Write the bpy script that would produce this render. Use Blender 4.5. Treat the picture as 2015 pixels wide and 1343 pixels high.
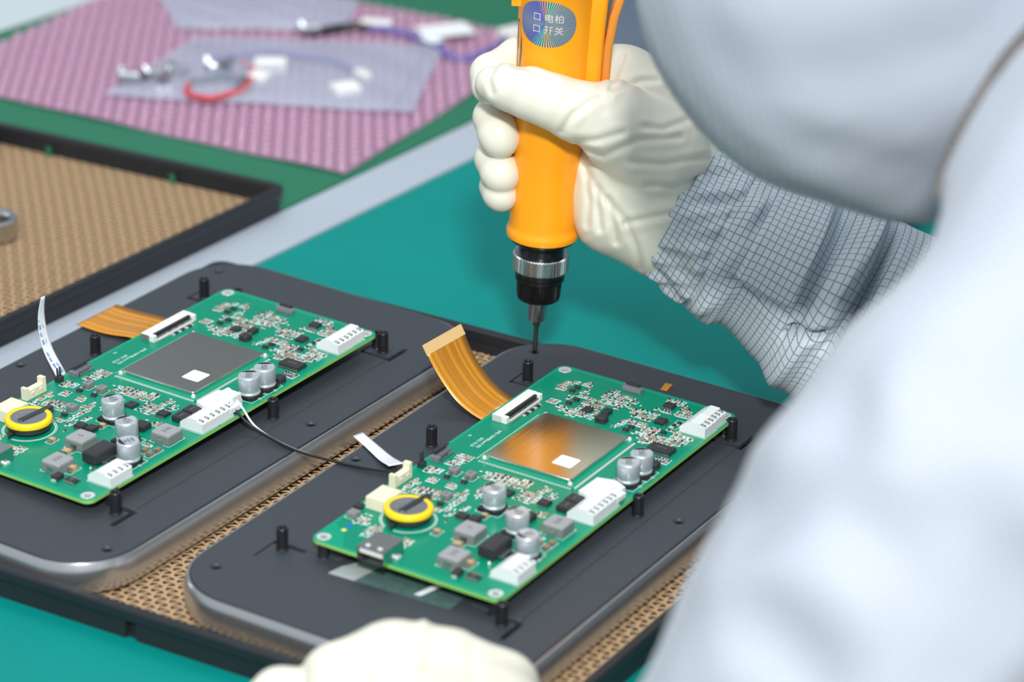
import bpy, bmesh, math, random
import numpy as np
from mathutils import Matrix, Vector, Euler

for _o in list(bpy.data.objects):
    bpy.data.objects.remove(_o, do_unlink=True)
scene = bpy.context.scene
COL = scene.collection
MM = 0.001
random.seed(7)

# ------------------------------------------------------------------ camera
CAM_R = np.array([[0.85048, -0.2418, 0.46714], [0.52538, 0.34707, -0.77687], [0.02571, 0.90613, 0.42221]])
cam_d = bpy.data.cameras.new('camera')
cam = bpy.data.objects.new('camera', cam_d)
COL.objects.link(cam)
cam.matrix_world = Matrix.Translation((0.64196, -1.11645, 0.64383)) @ Matrix(CAM_R.tolist()).to_4x4()
cam_d.sensor_width = 36.0
cam_d.lens = 107.06
cam_d.clip_start = 0.05
cam_d.clip_end = 50
cam_d.dof.use_dof = True
cam_d.dof.focus_distance = 1.385
cam_d.dof.aperture_fstop = 6.2
scene.camera = cam

# ------------------------------------------------------------------ world and lights
world = bpy.data.worlds.new('workshop_light')
scene.world = world
world.use_nodes = True
_bg = world.node_tree.nodes['Background']
_bg.inputs[0].default_value = (0.86, 0.93, 1.0, 1)
_bg.inputs[1].default_value = 0.38

def area(name, loc, target, sx, sy, power, color):
    d = bpy.data.lights.new(name, 'AREA')
    d.shape = 'RECTANGLE'; d.size = sx; d.size_y = sy; d.energy = power; d.color = color
    o = bpy.data.objects.new(name, d); COL.objects.link(o)
    o.location = loc
    o.rotation_euler = (Vector(target) - Vector(loc)).to_track_quat('-Z', 'Y').to_euler()
    return o
# photographer's diffused flash above the camera, ceiling tubes of the workshop
area('flash_light', (1.33, -2.15, 1.98), (-0.02, 0.0, 0.05), 0.26, 0.26, 68, (1.0, 0.98, 0.95))
area('ceiling_light', (-0.5, 0.5, 1.9), (-0.1, 0.0, 0.0), 1.6, 0.5, 8, (0.93, 0.97, 1.0))
area('ceiling_light.001', (0.2, -0.9, 1.9), (0.0, 0.0, 0.0), 1.6, 0.5, 7, (0.93, 0.97, 1.0))

scene.view_settings.view_transform = 'Standard'
scene.view_settings.look = 'None'
scene.view_settings.gamma = 1
scene.view_settings.exposure = 0.5
scene.view_settings.use_curve_mapping = False

# ------------------------------------------------------------------ materials
def lin(c):
    r = []
    for x in c:
        x /= 255.0
        r.append(x / 12.92 if x <= 0.04045 else ((x + 0.055) / 1.055) ** 2.4)
    return (*r, 1.0)

MATS = {}
def mat(name, rgb, rough=0.5, metal=0.0, var=0.0, vscale=60.0, bump=0.0, bscale=400.0, coat=0.0, spec=0.5, trans=0.0, ior=1.45, sss=0.0, stretch=None):
    m = bpy.data.materials.new(name); m.use_nodes = True
    nt = m.node_tree; b = nt.nodes['Principled BSDF']
    col = lin(rgb)
    b.inputs['Base Color'].default_value = col
    b.inputs['Roughness'].default_value = rough
    b.inputs['Metallic'].default_value = metal
    b.inputs['Coat Weight'].default_value = coat
    b.inputs['Coat Roughness'].default_value = 0.12
    b.inputs['Specular IOR Level'].default_value = spec
    b.inputs['Transmission Weight'].default_value = trans
    b.inputs['IOR'].default_value = ior
    if sss:
        b.inputs['Subsurface Weight'].default_value = sss
        b.inputs['Subsurface Radius'].default_value = (0.004, 0.003, 0.002)
        b.inputs['Subsurface Scale'].default_value = 0.5
    if var or bump:
        tc = nt.nodes.new('ShaderNodeTexCoord')
        src = tc.outputs['Object']
        if stretch:
            mp = nt.nodes.new('ShaderNodeMapping'); mp.inputs['Scale'].default_value = stretch
            nt.links.new(src, mp.inputs[0]); src = mp.outputs[0]
        if var:
            n = nt.nodes.new('ShaderNodeTexNoise'); n.inputs['Scale'].default_value = vscale; n.inputs['Detail'].default_value = 5
            nt.links.new(src, n.inputs['Vector'])
            mx = nt.nodes.new('ShaderNodeMix'); mx.data_type = 'RGBA'
            mx.inputs[6].default_value = tuple(max(0, c * (1 - var)) for c in col[:3]) + (1,)
            mx.inputs[7].default_value = tuple(min(1, c * (1 + var)) for c in col[:3]) + (1,)
            nt.links.new(n.outputs['Fac'], mx.inputs[0])
            nt.links.new(mx.outputs[2], b.inputs['Base Color'])
        if bump:
            n2 = nt.nodes.new('ShaderNodeTexNoise'); n2.inputs['Scale'].default_value = bscale; n2.inputs['Detail'].default_value = 3
            nt.links.new(src, n2.inputs['Vector'])
            bp = nt.nodes.new('ShaderNodeBump'); bp.inputs['Strength'].default_value = bump; bp.inputs['Distance'].default_value = 0.0004
            nt.links.new(n2.outputs['Fac'], bp.inputs['Height']); nt.links.new(bp.outputs[0], b.inputs['Normal'])
    MATS[name] = m
    return m

mat('teal_mat', (0, 132, 126), 0.5, spec=0.22, var=0.10, vscale=14, bump=0.08, bscale=900)
mat('green_mat', (40, 114, 86), 0.5, spec=0.3, var=0.08, vscale=12)
mat('aluminium', (178, 188, 200), 0.42, 0.1, var=0.05, vscale=20)
mat('pale_top', (196, 206, 212), 0.5)
mat('tray_black', (34, 37, 42), 0.42, var=0.15, vscale=40, bump=0.05)
mat('liner', (172, 144, 110), 0.75, var=0.18, vscale=350, bump=0.3, bscale=1500)
mat('plate', (57, 62, 69), 0.48, var=0.05, vscale=90, bump=0.05, bscale=2500)
mat('pocket', (12, 13, 15), 0.6)
mat('frame', (208, 209, 212), 0.25, 0.9, var=0.05, vscale=25)
mat('black_metal', (40, 42, 46), 0.34, 0.3, var=0.1, vscale=300)
mat('screw_dark', (52, 54, 57), 0.28, 0.8)
mat('film', (78, 104, 102), 0.25, var=0.45, vscale=420, bump=0.35, bscale=700)
mat('sheet_metal', (176, 184, 184), 0.35, 0.15, var=0.08)
mat('pcb', (0, 150, 116), 0.3, var=0.05, vscale=55, spec=0.3, coat=0.08)
mat('pcb_pour', (0, 135, 105), 0.26, var=0.06, vscale=70, spec=0.3, coat=0.1)
mat('pcb_edge', (138, 200, 104), 0.5)
mat('trace', (0, 122, 94), 0.25, coat=0.25)
mat('silk', (224, 238, 240), 0.6)
mat('solder', (226, 230, 230), 0.3, 0.45)
mat('tin', (196, 198, 196), 0.25, 1.0)
mat('ceramic_tan', (196, 160, 112), 0.5, var=0.12, vscale=500)
mat('ceramic_brown', (150, 116, 84), 0.5)
mat('chip', (46, 48, 51), 0.5, var=0.1, vscale=500)
mat('chip_grey', (128, 130, 131), 0.55, var=0.08, vscale=700)
mat('ferrite', (152, 154, 157), 0.55, var=0.06, vscale=500)
mat('ferrite_side', (120, 126, 122), 0.5, var=0.1, vscale=500)
mat('print_dark', (70, 72, 76), 0.6)
mat('print_black', (24, 24, 28), 0.6)
mat('print_white', (214, 222, 226), 0.6)
mat('can_alu', (206, 214, 222), 0.32, 0.55, var=0.04, vscale=300)
mat('can_black', (26, 27, 30), 0.5)
mat('nylon', (226, 232, 232), 0.45, sss=0.15)
mat('cream', (226, 222, 196), 0.5)
mat('yellow', (250, 212, 12), 0.35, coat=0.3)
mat('cell_steel', (150, 154, 158), 0.32, 0.7, var=0.08, vscale=200)
mat('strap', (96, 102, 106), 0.3, 0.9)
mat('white_plastic', (232, 234, 230), 0.4)
mat('grey_plastic', (112, 118, 126), 0.45)
mat('gold', (214, 176, 96), 0.35, 0.6)
mat('gold_pad', (222, 186, 130), 0.4, var=0.04)
mat('floor_paint', (96, 108, 104), 0.5, var=0.1, vscale=3)
mat('wall_paint', (150, 156, 158), 0.8, var=0.04, vscale=2)
mat('gap_shade', (104, 100, 98), 0.8)  # shade between hood and shoulder, as a dark colour
mat('blue_ink', (40, 110, 190), 0.6)
mat('blue_dot', (20, 90, 225), 0.4)
mat('yellow_dot', (222, 226, 90), 0.4)
mat('ffc', (222, 226, 232), 0.4)
mat('label_paper', (234, 238, 242), 0.6)
mat('wire_black', (30, 31, 34), 0.4)
mat('wire_white', (226, 228, 230), 0.4)
mat('wire_red', (205, 70, 78), 0.4)
mat('wire_purple', (112, 104, 168), 0.45)
mat('orange', (255, 164, 16), 0.34, var=0.03, vscale=60, coat=0.15, sss=0.05)
mat('amber_clear', (232, 150, 60), 0.25)
mat('black_plastic', (20, 20, 22), 0.25, coat=0.2)
mat('chrome', (208, 212, 216), 0.22, 1.0)
mat('bit_steel', (132, 126, 118), 0.3, 1.0)
mat('holo_print', (238, 228, 222), 0.35, 0.3)
mat('bag_grey', (98, 110, 128), 0.6)
mat('navy', (26, 34, 66), 0.8)

def shield_material():
    m = mat('shield', (214, 212, 206), 0.17, 1.0)
    nt = m.node_tree; b = nt.nodes['Principled BSDF']
    tc = nt.nodes.new('ShaderNodeTexCoord')
    mp = nt.nodes.new('ShaderNodeMapping'); mp.inputs['Scale'].default_value = (900, 30, 100)
    nz = nt.nodes.new('ShaderNodeTexNoise'); nz.inputs['Scale'].default_value = 1.0; nz.inputs['Detail'].default_value = 4
    nt.links.new(tc.outputs['Object'], mp.inputs[0]); nt.links.new(mp.outputs[0], nz.inputs['Vector'])
    bp = nt.nodes.new('ShaderNodeBump'); bp.inputs['Strength'].default_value = 0.12; bp.inputs['Distance'].default_value = 0.0002
    nt.links.new(nz.outputs['Fac'], bp.inputs['Height']); nt.links.new(bp.outputs[0], b.inputs['Normal'])
shield_material()

def glove_material():
    m = mat('glove', (228, 226, 210), 0.42, var=0.03, vscale=30, bump=0.12, bscale=260, sss=0.12)
glove_material()

def flex_material():
    """amber polyimide with copper tracks running along the ribbon (u across, v along)"""
    m = bpy.data.materials.new('flex'); m.use_nodes = True; MATS['flex'] = m
    nt = m.node_tree; b = nt.nodes['Principled BSDF']
    uv = nt.nodes.new('ShaderNodeUVMap')
    sp = nt.nodes.new('ShaderNodeSeparateXYZ'); nt.links.new(uv.outputs[0], sp.inputs[0])
    w = nt.nodes.new('ShaderNodeMath'); w.operation = 'MULTIPLY'; w.inputs[1].default_value = 34.0
    nt.links.new(sp.outputs[0], w.inputs[0])
    fr = nt.nodes.new('ShaderNodeMath'); fr.operation = 'FRACT'; nt.links.new(w.outputs[0], fr.inputs[0])
    gt = nt.nodes.new('ShaderNodeMath'); gt.operation = 'GREATER_THAN'; gt.inputs[1].default_value = 0.45
    nt.links.new(fr.outputs[0], gt.inputs[0])
    nz = nt.nodes.new('ShaderNodeTexNoise'); nz.noise_dimensions = '1D'; nz.inputs['Scale'].default_value = 9.0; nz.inputs['Detail'].default_value = 0
    nt.links.new(sp.outputs[0], nz.inputs['W'])
    g2 = nt.nodes.new('ShaderNodeMath'); g2.operation = 'GREATER_THAN'; g2.inputs[1].default_value = 0.55
    nt.links.new(nz.outputs['Fac'], g2.inputs[0])
    mul = nt.nodes.new('ShaderNodeMath'); mul.operation = 'MAXIMUM'; nt.links.new(gt.outputs[0], mul.inputs[0]); nt.links.new(g2.outputs[0], mul.inputs[1])
    mx = nt.nodes.new('ShaderNodeMix'); mx.data_type = 'RGBA'
    mx.inputs[6].default_value = lin((150, 98, 14)); mx.inputs[7].default_value = lin((216, 146, 40))
    nt.links.new(mul.outputs[0], mx.inputs[0]); nt.links.new(mx.outputs[2], b.inputs['Base Color'])
    b.inputs['Roughness'].default_value = 0.3; b.inputs['Metallic'].default_value = 0.15; b.inputs['Coat Weight'].default_value = 0.3
flex_material()

def grid_cloth(name, base, line, pitch, width, coords, fade=0.85):
    """antistatic cloth: dark conductive threads woven every few millimetres"""
    m = bpy.data.materials.new(name); m.use_nodes = True; MATS[name] = m
    nt = m.node_tree; b = nt.nodes['Principled BSDF']
    if coords == 'UV':
        src = nt.nodes.new('ShaderNodeUVMap').outputs[0]
    else:
        tc = nt.nodes.new('ShaderNodeTexCoord')
        mp = nt.nodes.new('ShaderNodeMapping'); mp.inputs['Rotation'].default_value = coords
        nt.links.new(tc.outputs['Object'], mp.inputs[0]); src = mp.outputs[0]
    sp = nt.nodes.new('ShaderNodeSeparateXYZ'); nt.links.new(src, sp.inputs[0])
    masks = []
    for k in (0, 1):
        a = nt.nodes.new('ShaderNodeMath'); a.operation = 'MULTIPLY'; a.inputs[1].default_value = 1.0 / pitch
        nt.links.new(sp.outputs[k], a.inputs[0])
        f = nt.nodes.new('ShaderNodeMath'); f.operation = 'FRACT'; nt.links.new(a.outputs[0], f.inputs[0])
        l = nt.nodes.new('ShaderNodeMath'); l.operation = 'LESS_THAN'; l.inputs[1].default_value = width / pitch
        nt.links.new(f.outputs[0], l.inputs[0])
        # thread dips under the weave: dashes along the other direction
        d = nt.nodes.new('ShaderNodeMath'); d.operation = 'MULTIPLY'; d.inputs[1].default_value = 4.0 / pitch
        nt.links.new(sp.outputs[1 - k], d.inputs[0])
        df = nt.nodes.new('ShaderNodeMath'); df.operation = 'FRACT'; nt.links.new(d.outputs[0], df.inputs[0])
        dl = nt.nodes.new('ShaderNodeMath'); dl.operation = 'LESS_THAN'; dl.inputs[1].default_value = 0.74 if k else 0.93
        nt.links.new(df.outputs[0], dl.inputs[0])
        mm = nt.nodes.new('ShaderNodeMath'); mm.operation = 'MULTIPLY'; nt.links.new(l.outputs[0], mm.inputs[0]); nt.links.new(dl.outputs[0], mm.inputs[1])
        masks.append(mm)
    mx1 = nt.nodes.new('ShaderNodeMath'); mx1.operation = 'MAXIMUM'
    nt.links.new(masks[0].outputs[0], mx1.inputs[0]); nt.links.new(masks[1].outputs[0], mx1.inputs[1])
    sc = nt.nodes.new('ShaderNodeMath'); sc.operation = 'MULTIPLY'; sc.inputs[1].default_value = fade
    nt.links.new(mx1.outputs[0], sc.inputs[0])
    mx = nt.nodes.new('ShaderNodeMix'); mx.data_type = 'RGBA'
    mx.inputs[6].default_value = lin(base); mx.inputs[7].default_value = lin(line)
    nt.links.new(sc.outputs[0], mx.inputs[0]); nt.links.new(mx.outputs[2], b.inputs['Base Color'])
    b.inputs['Roughness'].default_value = 0.7
    b.inputs['Sheen Weight'].default_value = 0.15
grid_cloth('cloth_sleeve', (190, 202, 212), (38, 42, 50), 2.95, 0.36, 'UV')
grid_cloth('cloth_body', (177, 185, 197), (112, 120, 132), 3.0, 0.42, 'UV', 0.38)

def hologram():
    m = bpy.data.materials.new('hologram'); m.use_nodes = True; MATS['hologram'] = m
    nt = m.node_tree; b = nt.nodes['Principled BSDF']
    uv = nt.nodes.new('ShaderNodeUVMap')
    g = nt.nodes.new('ShaderNodeTexGradient'); g.gradient_type = 'RADIAL'; nt.links.new(uv.outputs[0], g.inputs[0])
    a = nt.nodes.new('ShaderNodeMath'); a.operation = 'MULTIPLY'; a.inputs[1].default_value = 84; nt.links.new(g.outputs['Fac'], a.inputs[0])
    f = nt.nodes.new('ShaderNodeMath'); f.operation = 'FRACT'; nt.links.new(a.outputs[0], f.inputs[0])
    gt = nt.nodes.new('ShaderNodeMath'); gt.operation = 'GREATER_THAN'; gt.inputs[1].default_value = 0.5; nt.links.new(f.outputs[0], gt.inputs[0])
    cr = nt.nodes.new('ShaderNodeValToRGB')
    pts = [(0.0, (170, 180, 215)), (0.16, (120, 124, 228)), (0.23, (130, 225, 215)), (0.26, (245, 200, 110)), (0.31, (150, 176, 186)), (0.45, (170, 186, 192)), (0.55, (160, 180, 188)),
           (0.70, (176, 196, 196)), (0.735, (120, 240, 180)), (0.75, (250, 180, 160)), (0.80, (120, 124, 235)), (0.92, (150, 156, 226)), (1.0, (170, 180, 215))]
    el = cr.color_ramp.elements
    while len(el) < len(pts): el.new(0.5)
    for e, (p, c) in zip(el, pts): e.position = p; e.color = lin(c)
    nt.links.new(g.outputs['Fac'], cr.inputs[0])
    mx = nt.nodes.new('ShaderNodeMix'); mx.data_type = 'RGBA'; mx.inputs[6].default_value = lin((76, 92, 112))
    nt.links.new(gt.outputs[0], mx.inputs[0]); nt.links.new(cr.outputs[0], mx.inputs[7]); nt.links.new(mx.outputs[2], b.inputs['Base Color'])
    b.inputs['Metallic'].default_value = 0.3; b.inputs['Roughness'].default_value = 0.28
hologram()

def clear_sheet(name, rgb, cover, rough=0.15):
    """thin plastic film: part see-through, part milky, glossy on top"""
    m = bpy.data.materials.new(name); m.use_nodes = True; MATS[name] = m
    nt = m.node_tree; b = nt.nodes['Principled BSDF']; out = nt.nodes['Material Output']
    b.inputs['Base Color'].default_value = lin(rgb); b.inputs['Roughness'].default_value = rough
    tr = nt.nodes.new('ShaderNodeBsdfTransparent')
    ms = nt.nodes.new('ShaderNodeMixShader'); ms.inputs[0].default_value = cover
    nt.links.new(tr.outputs[0], ms.inputs[1]); nt.links.new(b.outputs[0], ms.inputs[2]); nt.links.new(ms.outputs[0], out.inputs[0])
clear_sheet('bag_film', (206, 216, 236), 0.36, 0.12)
clear_sheet('bubble_film', (204, 156, 188), 0.62, 0.07)
MATS['bubble_film'].node_tree.nodes['Principled BSDF'].inputs['Specular IOR Level'].default_value = 1.0
MATS['bubble_film'].node_tree.nodes['Principled BSDF'].inputs['Coat Weight'].default_value = 1.0
MATS['bubble_film'].node_tree.nodes['Principled BSDF'].inputs['Coat Roughness'].default_value = 0.1
clear_sheet('frosted', (198, 200, 196), 0.55, 0.3)

# ------------------------------------------------------------------ mesh helpers (all in millimetres)
def rotz(a): c, s = math.cos(a), math.sin(a); return np.array([[c, -s, 0], [s, c, 0], [0, 0, 1.0]])

class MB:
    def __init__(self): self.v = []; self.f = []; self.m = []; self.uv = None
    def add(self, vs, fs, mi=0, R=None, t=None):
        b = len(self.v)
        for p in vs:
            p = np.asarray(p, float)
            if R is not None: p = R @ p
            if t is not None: p = p + np.asarray(t)
            self.v.append(p)
        for q in fs:
            self.f.append(tuple(b + i for i in q)); self.m.append(mi)
        return self
    def box(self, x0, x1, y0, y1, z0, z1, mi=0, ch=0.0, R=None, t=None):
        if ch <= 0:
            vs = [(x0, y0, z0), (x1, y0, z0), (x1, y1, z0), (x0, y1, z0), (x0, y0, z1), (x1, y0, z1), (x1, y1, z1), (x0, y1, z1)]
            fs = [(0, 3, 2, 1), (4, 5, 6, 7), (0, 1, 5, 4), (1, 2, 6, 5), (2, 3, 7, 6), (3, 0, 4, 7)]
        else:
            c = min(ch, (x1 - x0) * .45, (y1 - y0) * .45, (z1 - z0) * .9); zc = z1 - c
            vs = [(x0, y0, z0), (x1, y0, z0), (x1, y1, z0), (x0, y1, z0), (x0, y0, zc), (x1, y0, zc), (x1, y1, zc), (x0, y1, zc),
                  (x0 + c, y0 + c, z1), (x1 - c, y0 + c, z1), (x1 - c, y1 - c, z1), (x0 + c, y1 - c, z1)]
            fs = [(0, 3, 2, 1), (8, 9, 10, 11)] + [(i, (i + 1) % 4, (i + 1) % 4 + 4, i + 4) for i in range(4)] + [(i + 4, (i + 1) % 4 + 4, (i + 1) % 4 + 8, i + 8) for i in range(4)]
        return self.add(vs, fs, mi, R, t)
    def cbox(self, cx, cy, z0, sx, sy, h, mi=0, ch=0.0):
        return self.box(cx - sx / 2, cx + sx / 2, cy - sy / 2, cy + sy / 2, z0, z0 + h, mi, ch)
    def loft(self, loops, mi=0, cap0=False, cap1=False, closed=False, R=None, t=None):
        n = len(loops[0]); vs = [p for L in loops for p in L]; fs = []
        m = len(loops)
        for k in range(m if closed else m - 1):
            a, b = k * n, ((k + 1) % m) * n
            for i in range(n): fs.append((a + i, a + (i + 1) % n, b + (i + 1) % n, b + i))
        if cap0: fs.append(tuple(range(n - 1, -1, -1)))
        if cap1: fs.append(tuple((m - 1) * n + i for i in range(n)))
        return self.add(vs, fs, mi, R, t)
    def lathe(self, prof, n=24, mi=0, c=(0, 0), R=None, t=None, cap=True):
        loops = [[(c[0] + r * math.cos(2 * math.pi * i / n), c[1] + r * math.sin(2 * math.pi * i / n), z) for i in range(n)] for r, z in prof]
        return self.loft(loops, mi, cap and prof[0][0] > 1e-6, cap and prof[-1][0] > 1e-6, False, R, t)
    def cyl(self, cx, cy, z0, z1, r, n=20, mi=0): return self.lathe([(r, z0), (r, z1)], n, mi, (cx, cy))
    def prism(self, poly, z0, z1, mi=0, ch=0.0):
        loops = [[(x, y, z0) for x, y in poly]]
        if ch > 0:
            loops.append([(x, y, z1 - ch) for x, y in poly]); loops.append([(x, y, z1) for x, y in offset_poly(poly, -ch)])
        else: loops.append([(x, y, z1) for x, y in poly])
        return self.loft(loops, mi, True, True)
    def tube(self, path, r, n=8, mi=0, cap=True):
        path = [np.asarray(p, float) for p in path]; loops = []
        up = np.array([0, 0, 1.0])
        for i, p in enumerate(path):
            d = path[min(i + 1, len(path) - 1)] - path[max(i - 1, 0)]; d /= np.linalg.norm(d)
            u = np.cross(up, d)
            if np.linalg.norm(u) < 1e-3: u = np.cross(np.array([1.0, 0, 0]), d)
            u /= np.linalg.norm(u); w = np.cross(d, u)
            rr = r[i] if isinstance(r, (list, tuple)) else r
            loops.append([tuple(p + rr * (math.cos(2 * math.pi * k / n) * u + math.sin(2 * math.pi * k / n) * w)) for k in range(n)])
        return self.loft(loops, mi, cap, cap)
    def build(self, name, mats, parent=None, smooth=None, uv=None):
        me = bpy.data.meshes.new(name)
        me.from_pydata([tuple(p * MM) for p in self.v], [], self.f)
        if isinstance(mats, str): mats = [mats]
        for k in mats: me.materials.append(MATS[k])
        if len(mats) > 1: me.polygons.foreach_set('material_index', self.m)
        if uv is not None:
            lay = me.uv_layers.new(name='UVMap')
            li = np.empty(len(me.loops), int); me.loops.foreach_get('vertex_index', li)
            lay.data.foreach_set('uv', np.asarray(uv, float)[li].ravel())
        if smooth is not None:
            me.polygons.foreach_set('use_smooth', [True] * len(me.polygons))
            me.set_sharp_from_angle(angle=math.radians(smooth))
        me.validate(); me.update()
        o = bpy.data.objects.new(name, me); COL.objects.link(o)
        if parent is not None: o.parent = parent
        return o

def offset_poly(poly, d):
    """grow a counter-clockwise polygon by d"""
    P = [np.array(p, float) for p in poly]; n = len(P); out = []
    for i in range(n):
        a = P[i] - P[i - 1]; b = P[(i + 1) % n] - P[i]
        a /= np.linalg.norm(a) + 1e-12; b /= np.linalg.norm(b) + 1e-12
        na = np.array([a[1], -a[0]]); nb = np.array([b[1], -b[0]])
        m = na + nb; m /= max(1e-6, np.linalg.norm(m)); out.append(tuple(P[i] + m * d / max(0.35, m @ na)))
    return out

def round_poly(poly, r, n=5):
    P = [np.array(p, float) for p in poly]; out = []
    for i in range(len(P)):
        a = P[i - 1] - P[i]; b = P[(i + 1) % len(P)] - P[i]; la, lb = np.linalg.norm(a), np.linalg.norm(b); a /= la; b /= lb
        k = min(r, la * .45, lb * .45)
        for j in range(n + 1):
            s = j / n; out.append(tuple(P[i] + a * k * (1 - s) ** 2 + b * k * s ** 2))
    return out

def rrect(hx, hy, r, n=10, cx=0, cy=0):
    out = []
    for (sx, sy, a0) in ((1, -1, -90), (1, 1, 0), (-1, 1, 90), (-1, -1, 180)):
        for k in range(n + 1):
            a = math.radians(a0 + 90 * k / n)
            out.append((cx + sx * (hx - r) + r * math.cos(a), cy + sy * (hy - r) + r * math.sin(a)))
    return out

def at_z(poly, z): return [(x, y, z) for x, y in poly]

def text_geo(s, size, align='LEFT'):
    cu = bpy.data.curves.new('lettering', 'FONT'); cu.body = s; cu.size = size; cu.align_x = align; cu.align_y = 'CENTER'; cu.resolution_u = 2
    ob = bpy.data.objects.new('lettering', cu); COL.objects.link(ob)
    bpy.context.view_layer.update()
    me = ob.to_mesh(); vs = [tuple(v.co) for v in me.vertices]; fs = [tuple(p.vertices) for p in me.polygons]
    ob.to_mesh_clear(); bpy.data.objects.remove(ob); bpy.data.curves.remove(cu)
    return vs, fs

def thing(name, label, cat, loc=(0, 0, 0), rz=0.0, group=None):
    o = bpy.data.objects.new(name, None); COL.objects.link(o); o.empty_display_size = 0.02
    o.location = tuple(c * MM for c in loc); o.rotation_euler = (0, 0, rz)
    return tag(o, label, cat, group)
def tag(o, label=None, cat=None, group=None, kind=None):
    if label: o['label'] = label
    if cat: o['category'] = cat
    if group: o['group'] = group
    if kind: o['kind'] = kind
    return o
def copy_tree(o, parent=None):
    c = o.copy(); COL.objects.link(c); c.parent = parent
    for ch in list(o.children): copy_tree(ch, c)
    return c

def boolean_cut(o, cutter_mb):
    cut = cutter_mb.build('cutter', 'pocket')
    md = o.modifiers.new('cut', 'BOOLEAN'); md.operation = 'DIFFERENCE'; md.solver = 'EXACT'; md.object = cut
    bpy.context.view_layer.update()
    dg = bpy.context.evaluated_depsgraph_get()
    me = bpy.data.meshes.new_from_object(o.evaluated_get(dg))
    o.modifiers.clear(); o.data = me
    bpy.data.objects.remove(cut, do_unlink=True)

# signed-distance modelling for soft shapes
def seg(Pn, a, b, ra, rb):
    a = np.asarray(a, float); b = np.asarray(b, float); ab = b - a
    h = np.clip(((Pn - a) @ ab) / (ab @ ab), 0, 1)
    return np.linalg.norm(Pn - a - h[:, None] * ab, axis=1) - (ra + (rb - ra) * h)
def chain(Pn, pts, k=1.0):
    d = None
    for (p, q) in zip(pts[:-1], pts[1:]):
        s = seg(Pn, p[:3], q[:3], p[3], q[3]); d = s if d is None else smin(d, s, k)
    return d
def smin(a, b, k):
    h = np.clip(0.5 + 0.5 * (b - a) / k, 0, 1)
    return b + (a - b) * h - k * h * (1 - h)
def ellipsoid(Pn, c, r):
    q = (Pn - np.asarray(c)) / np.asarray(r); n = np.linalg.norm(q, axis=1)
    return (n - 1) * min(r)

def surface(fn, lo, hi, h):
    """naive surface nets over a grid"""
    ax = [np.arange(lo[i], hi[i] + h, h) for i in range(3)]
    nx, ny, nz = (len(a) for a in ax)
    F = np.empty((nx, ny, nz))
    for i in range(nx):
        Y, Z = np.meshgrid(ax[1], ax[2], indexing='ij')
        F[i] = fn(np.stack([np.full(Y.size, ax[0][i]), Y.ravel(), Z.ravel()], 1)).reshape(ny, nz)
    S = F < 0
    cs = np.zeros((nx - 1, ny - 1, nz - 1), int)
    for a in (0, 1):
        for b in (0, 1):
            for c in (0, 1): cs += S[a:nx - 1 + a, b:ny - 1 + b, c:nz - 1 + c]
    I, J, K = np.nonzero((cs > 0) & (cs < 8))
    idx = -np.ones((nx - 1, ny - 1, nz - 1), int); idx[I, J, K] = np.arange(len(I))
    acc = np.zeros((len(I), 3)); cnt = np.zeros(len(I))
    cor = [(a, b, c) for a in (0, 1) for b in (0, 1) for c in (0, 1)]
    for p in cor:
        for q in cor:
            if sum(abs(x - y) for x, y in zip(p, q)) != 1 or q < p: continue
            fa = F[I + p[0], J + p[1], K + p[2]]; fb = F[I + q[0], J + q[1], K + q[2]]
            m = (fa < 0) != (fb < 0); t = np.where(m, fa / np.where(m, fa - fb, 1), 0)
            pos = np.array(p)[None] + t[:, None] * (np.array(q) - np.array(p))[None]
            acc[m] += pos[m]; cnt[m] += 1
    V = (np.stack([I, J, K], 1) + acc / cnt[:, None]) * h + np.array(lo)
    faces = []
    for axis in range(3):
        sl0 = [slice(None)] * 3; sl1 = [slice(None)] * 3; sl0[axis] = slice(0, -1); sl1[axis] = slice(1, None)
        a, b = S[tuple(sl0)], S[tuple(sl1)]
        E = np.argwhere(a != b)
        o1, o2 = (axis + 1) % 3, (axis + 2) % 3
        E = E[(E[:, o1] > 0) & (E[:, o2] > 0)]
        E = E[(E[:, o1] < (F.shape[o1] - 1)) & (E[:, o2] < (F.shape[o2] - 1))]
        if not len(E): continue
        c = []
        for d1, d2 in ((1, 1), (0, 1), (0, 0), (1, 0)):
            q = E.copy(); q[:, o1] -= d1; q[:, o2] -= d2; c.append(idx[q[:, 0], q[:, 1], q[:, 2]])
        Q = np.stack(c, 1); flip = ~a[E[:, 0], E[:, 1], E[:, 2]]
        Q[flip] = Q[flip][:, ::-1]; faces.append(Q)
    return V, np.concatenate(faces)

def mesh_np(name, V, Fq, material, parent=None, uv=None):
    me = bpy.data.meshes.new(name)
    me.from_pydata((np.asarray(V) * MM).tolist(), [], np.asarray(Fq).tolist())
    me.materials.append(MATS[material])
    me.polygons.foreach_set('use_smooth', [True] * len(me.polygons))
    if uv is not None:
        lay = me.uv_layers.new(name='UVMap'); li = np.empty(len(me.loops), int); me.loops.foreach_get('vertex_index', li)
        lay.data.foreach_set('uv', np.asarray(uv, float)[li].ravel())
    me.update()
    o = bpy.data.objects.new(name, me); COL.objects.link(o)
    if parent is not None: o.parent = parent
    return o
def relax(V, Fq, it=4, lam=0.5):
    n = len(V); E = np.concatenate([Fq[:, [0, 1]], Fq[:, [1, 2]], Fq[:, [2, 3]], Fq[:, [3, 0]]]); E = np.concatenate([E, E[:, ::-1]])
    deg = np.bincount(E[:, 0], minlength=n).astype(float)
    for _ in range(it):
        A = np.stack([np.bincount(E[:, 0], V[E[:, 1], k], n) for k in range(3)], 1) / np.maximum(deg, 1)[:, None]
        V = V + lam * (A - V)
    return V

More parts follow.
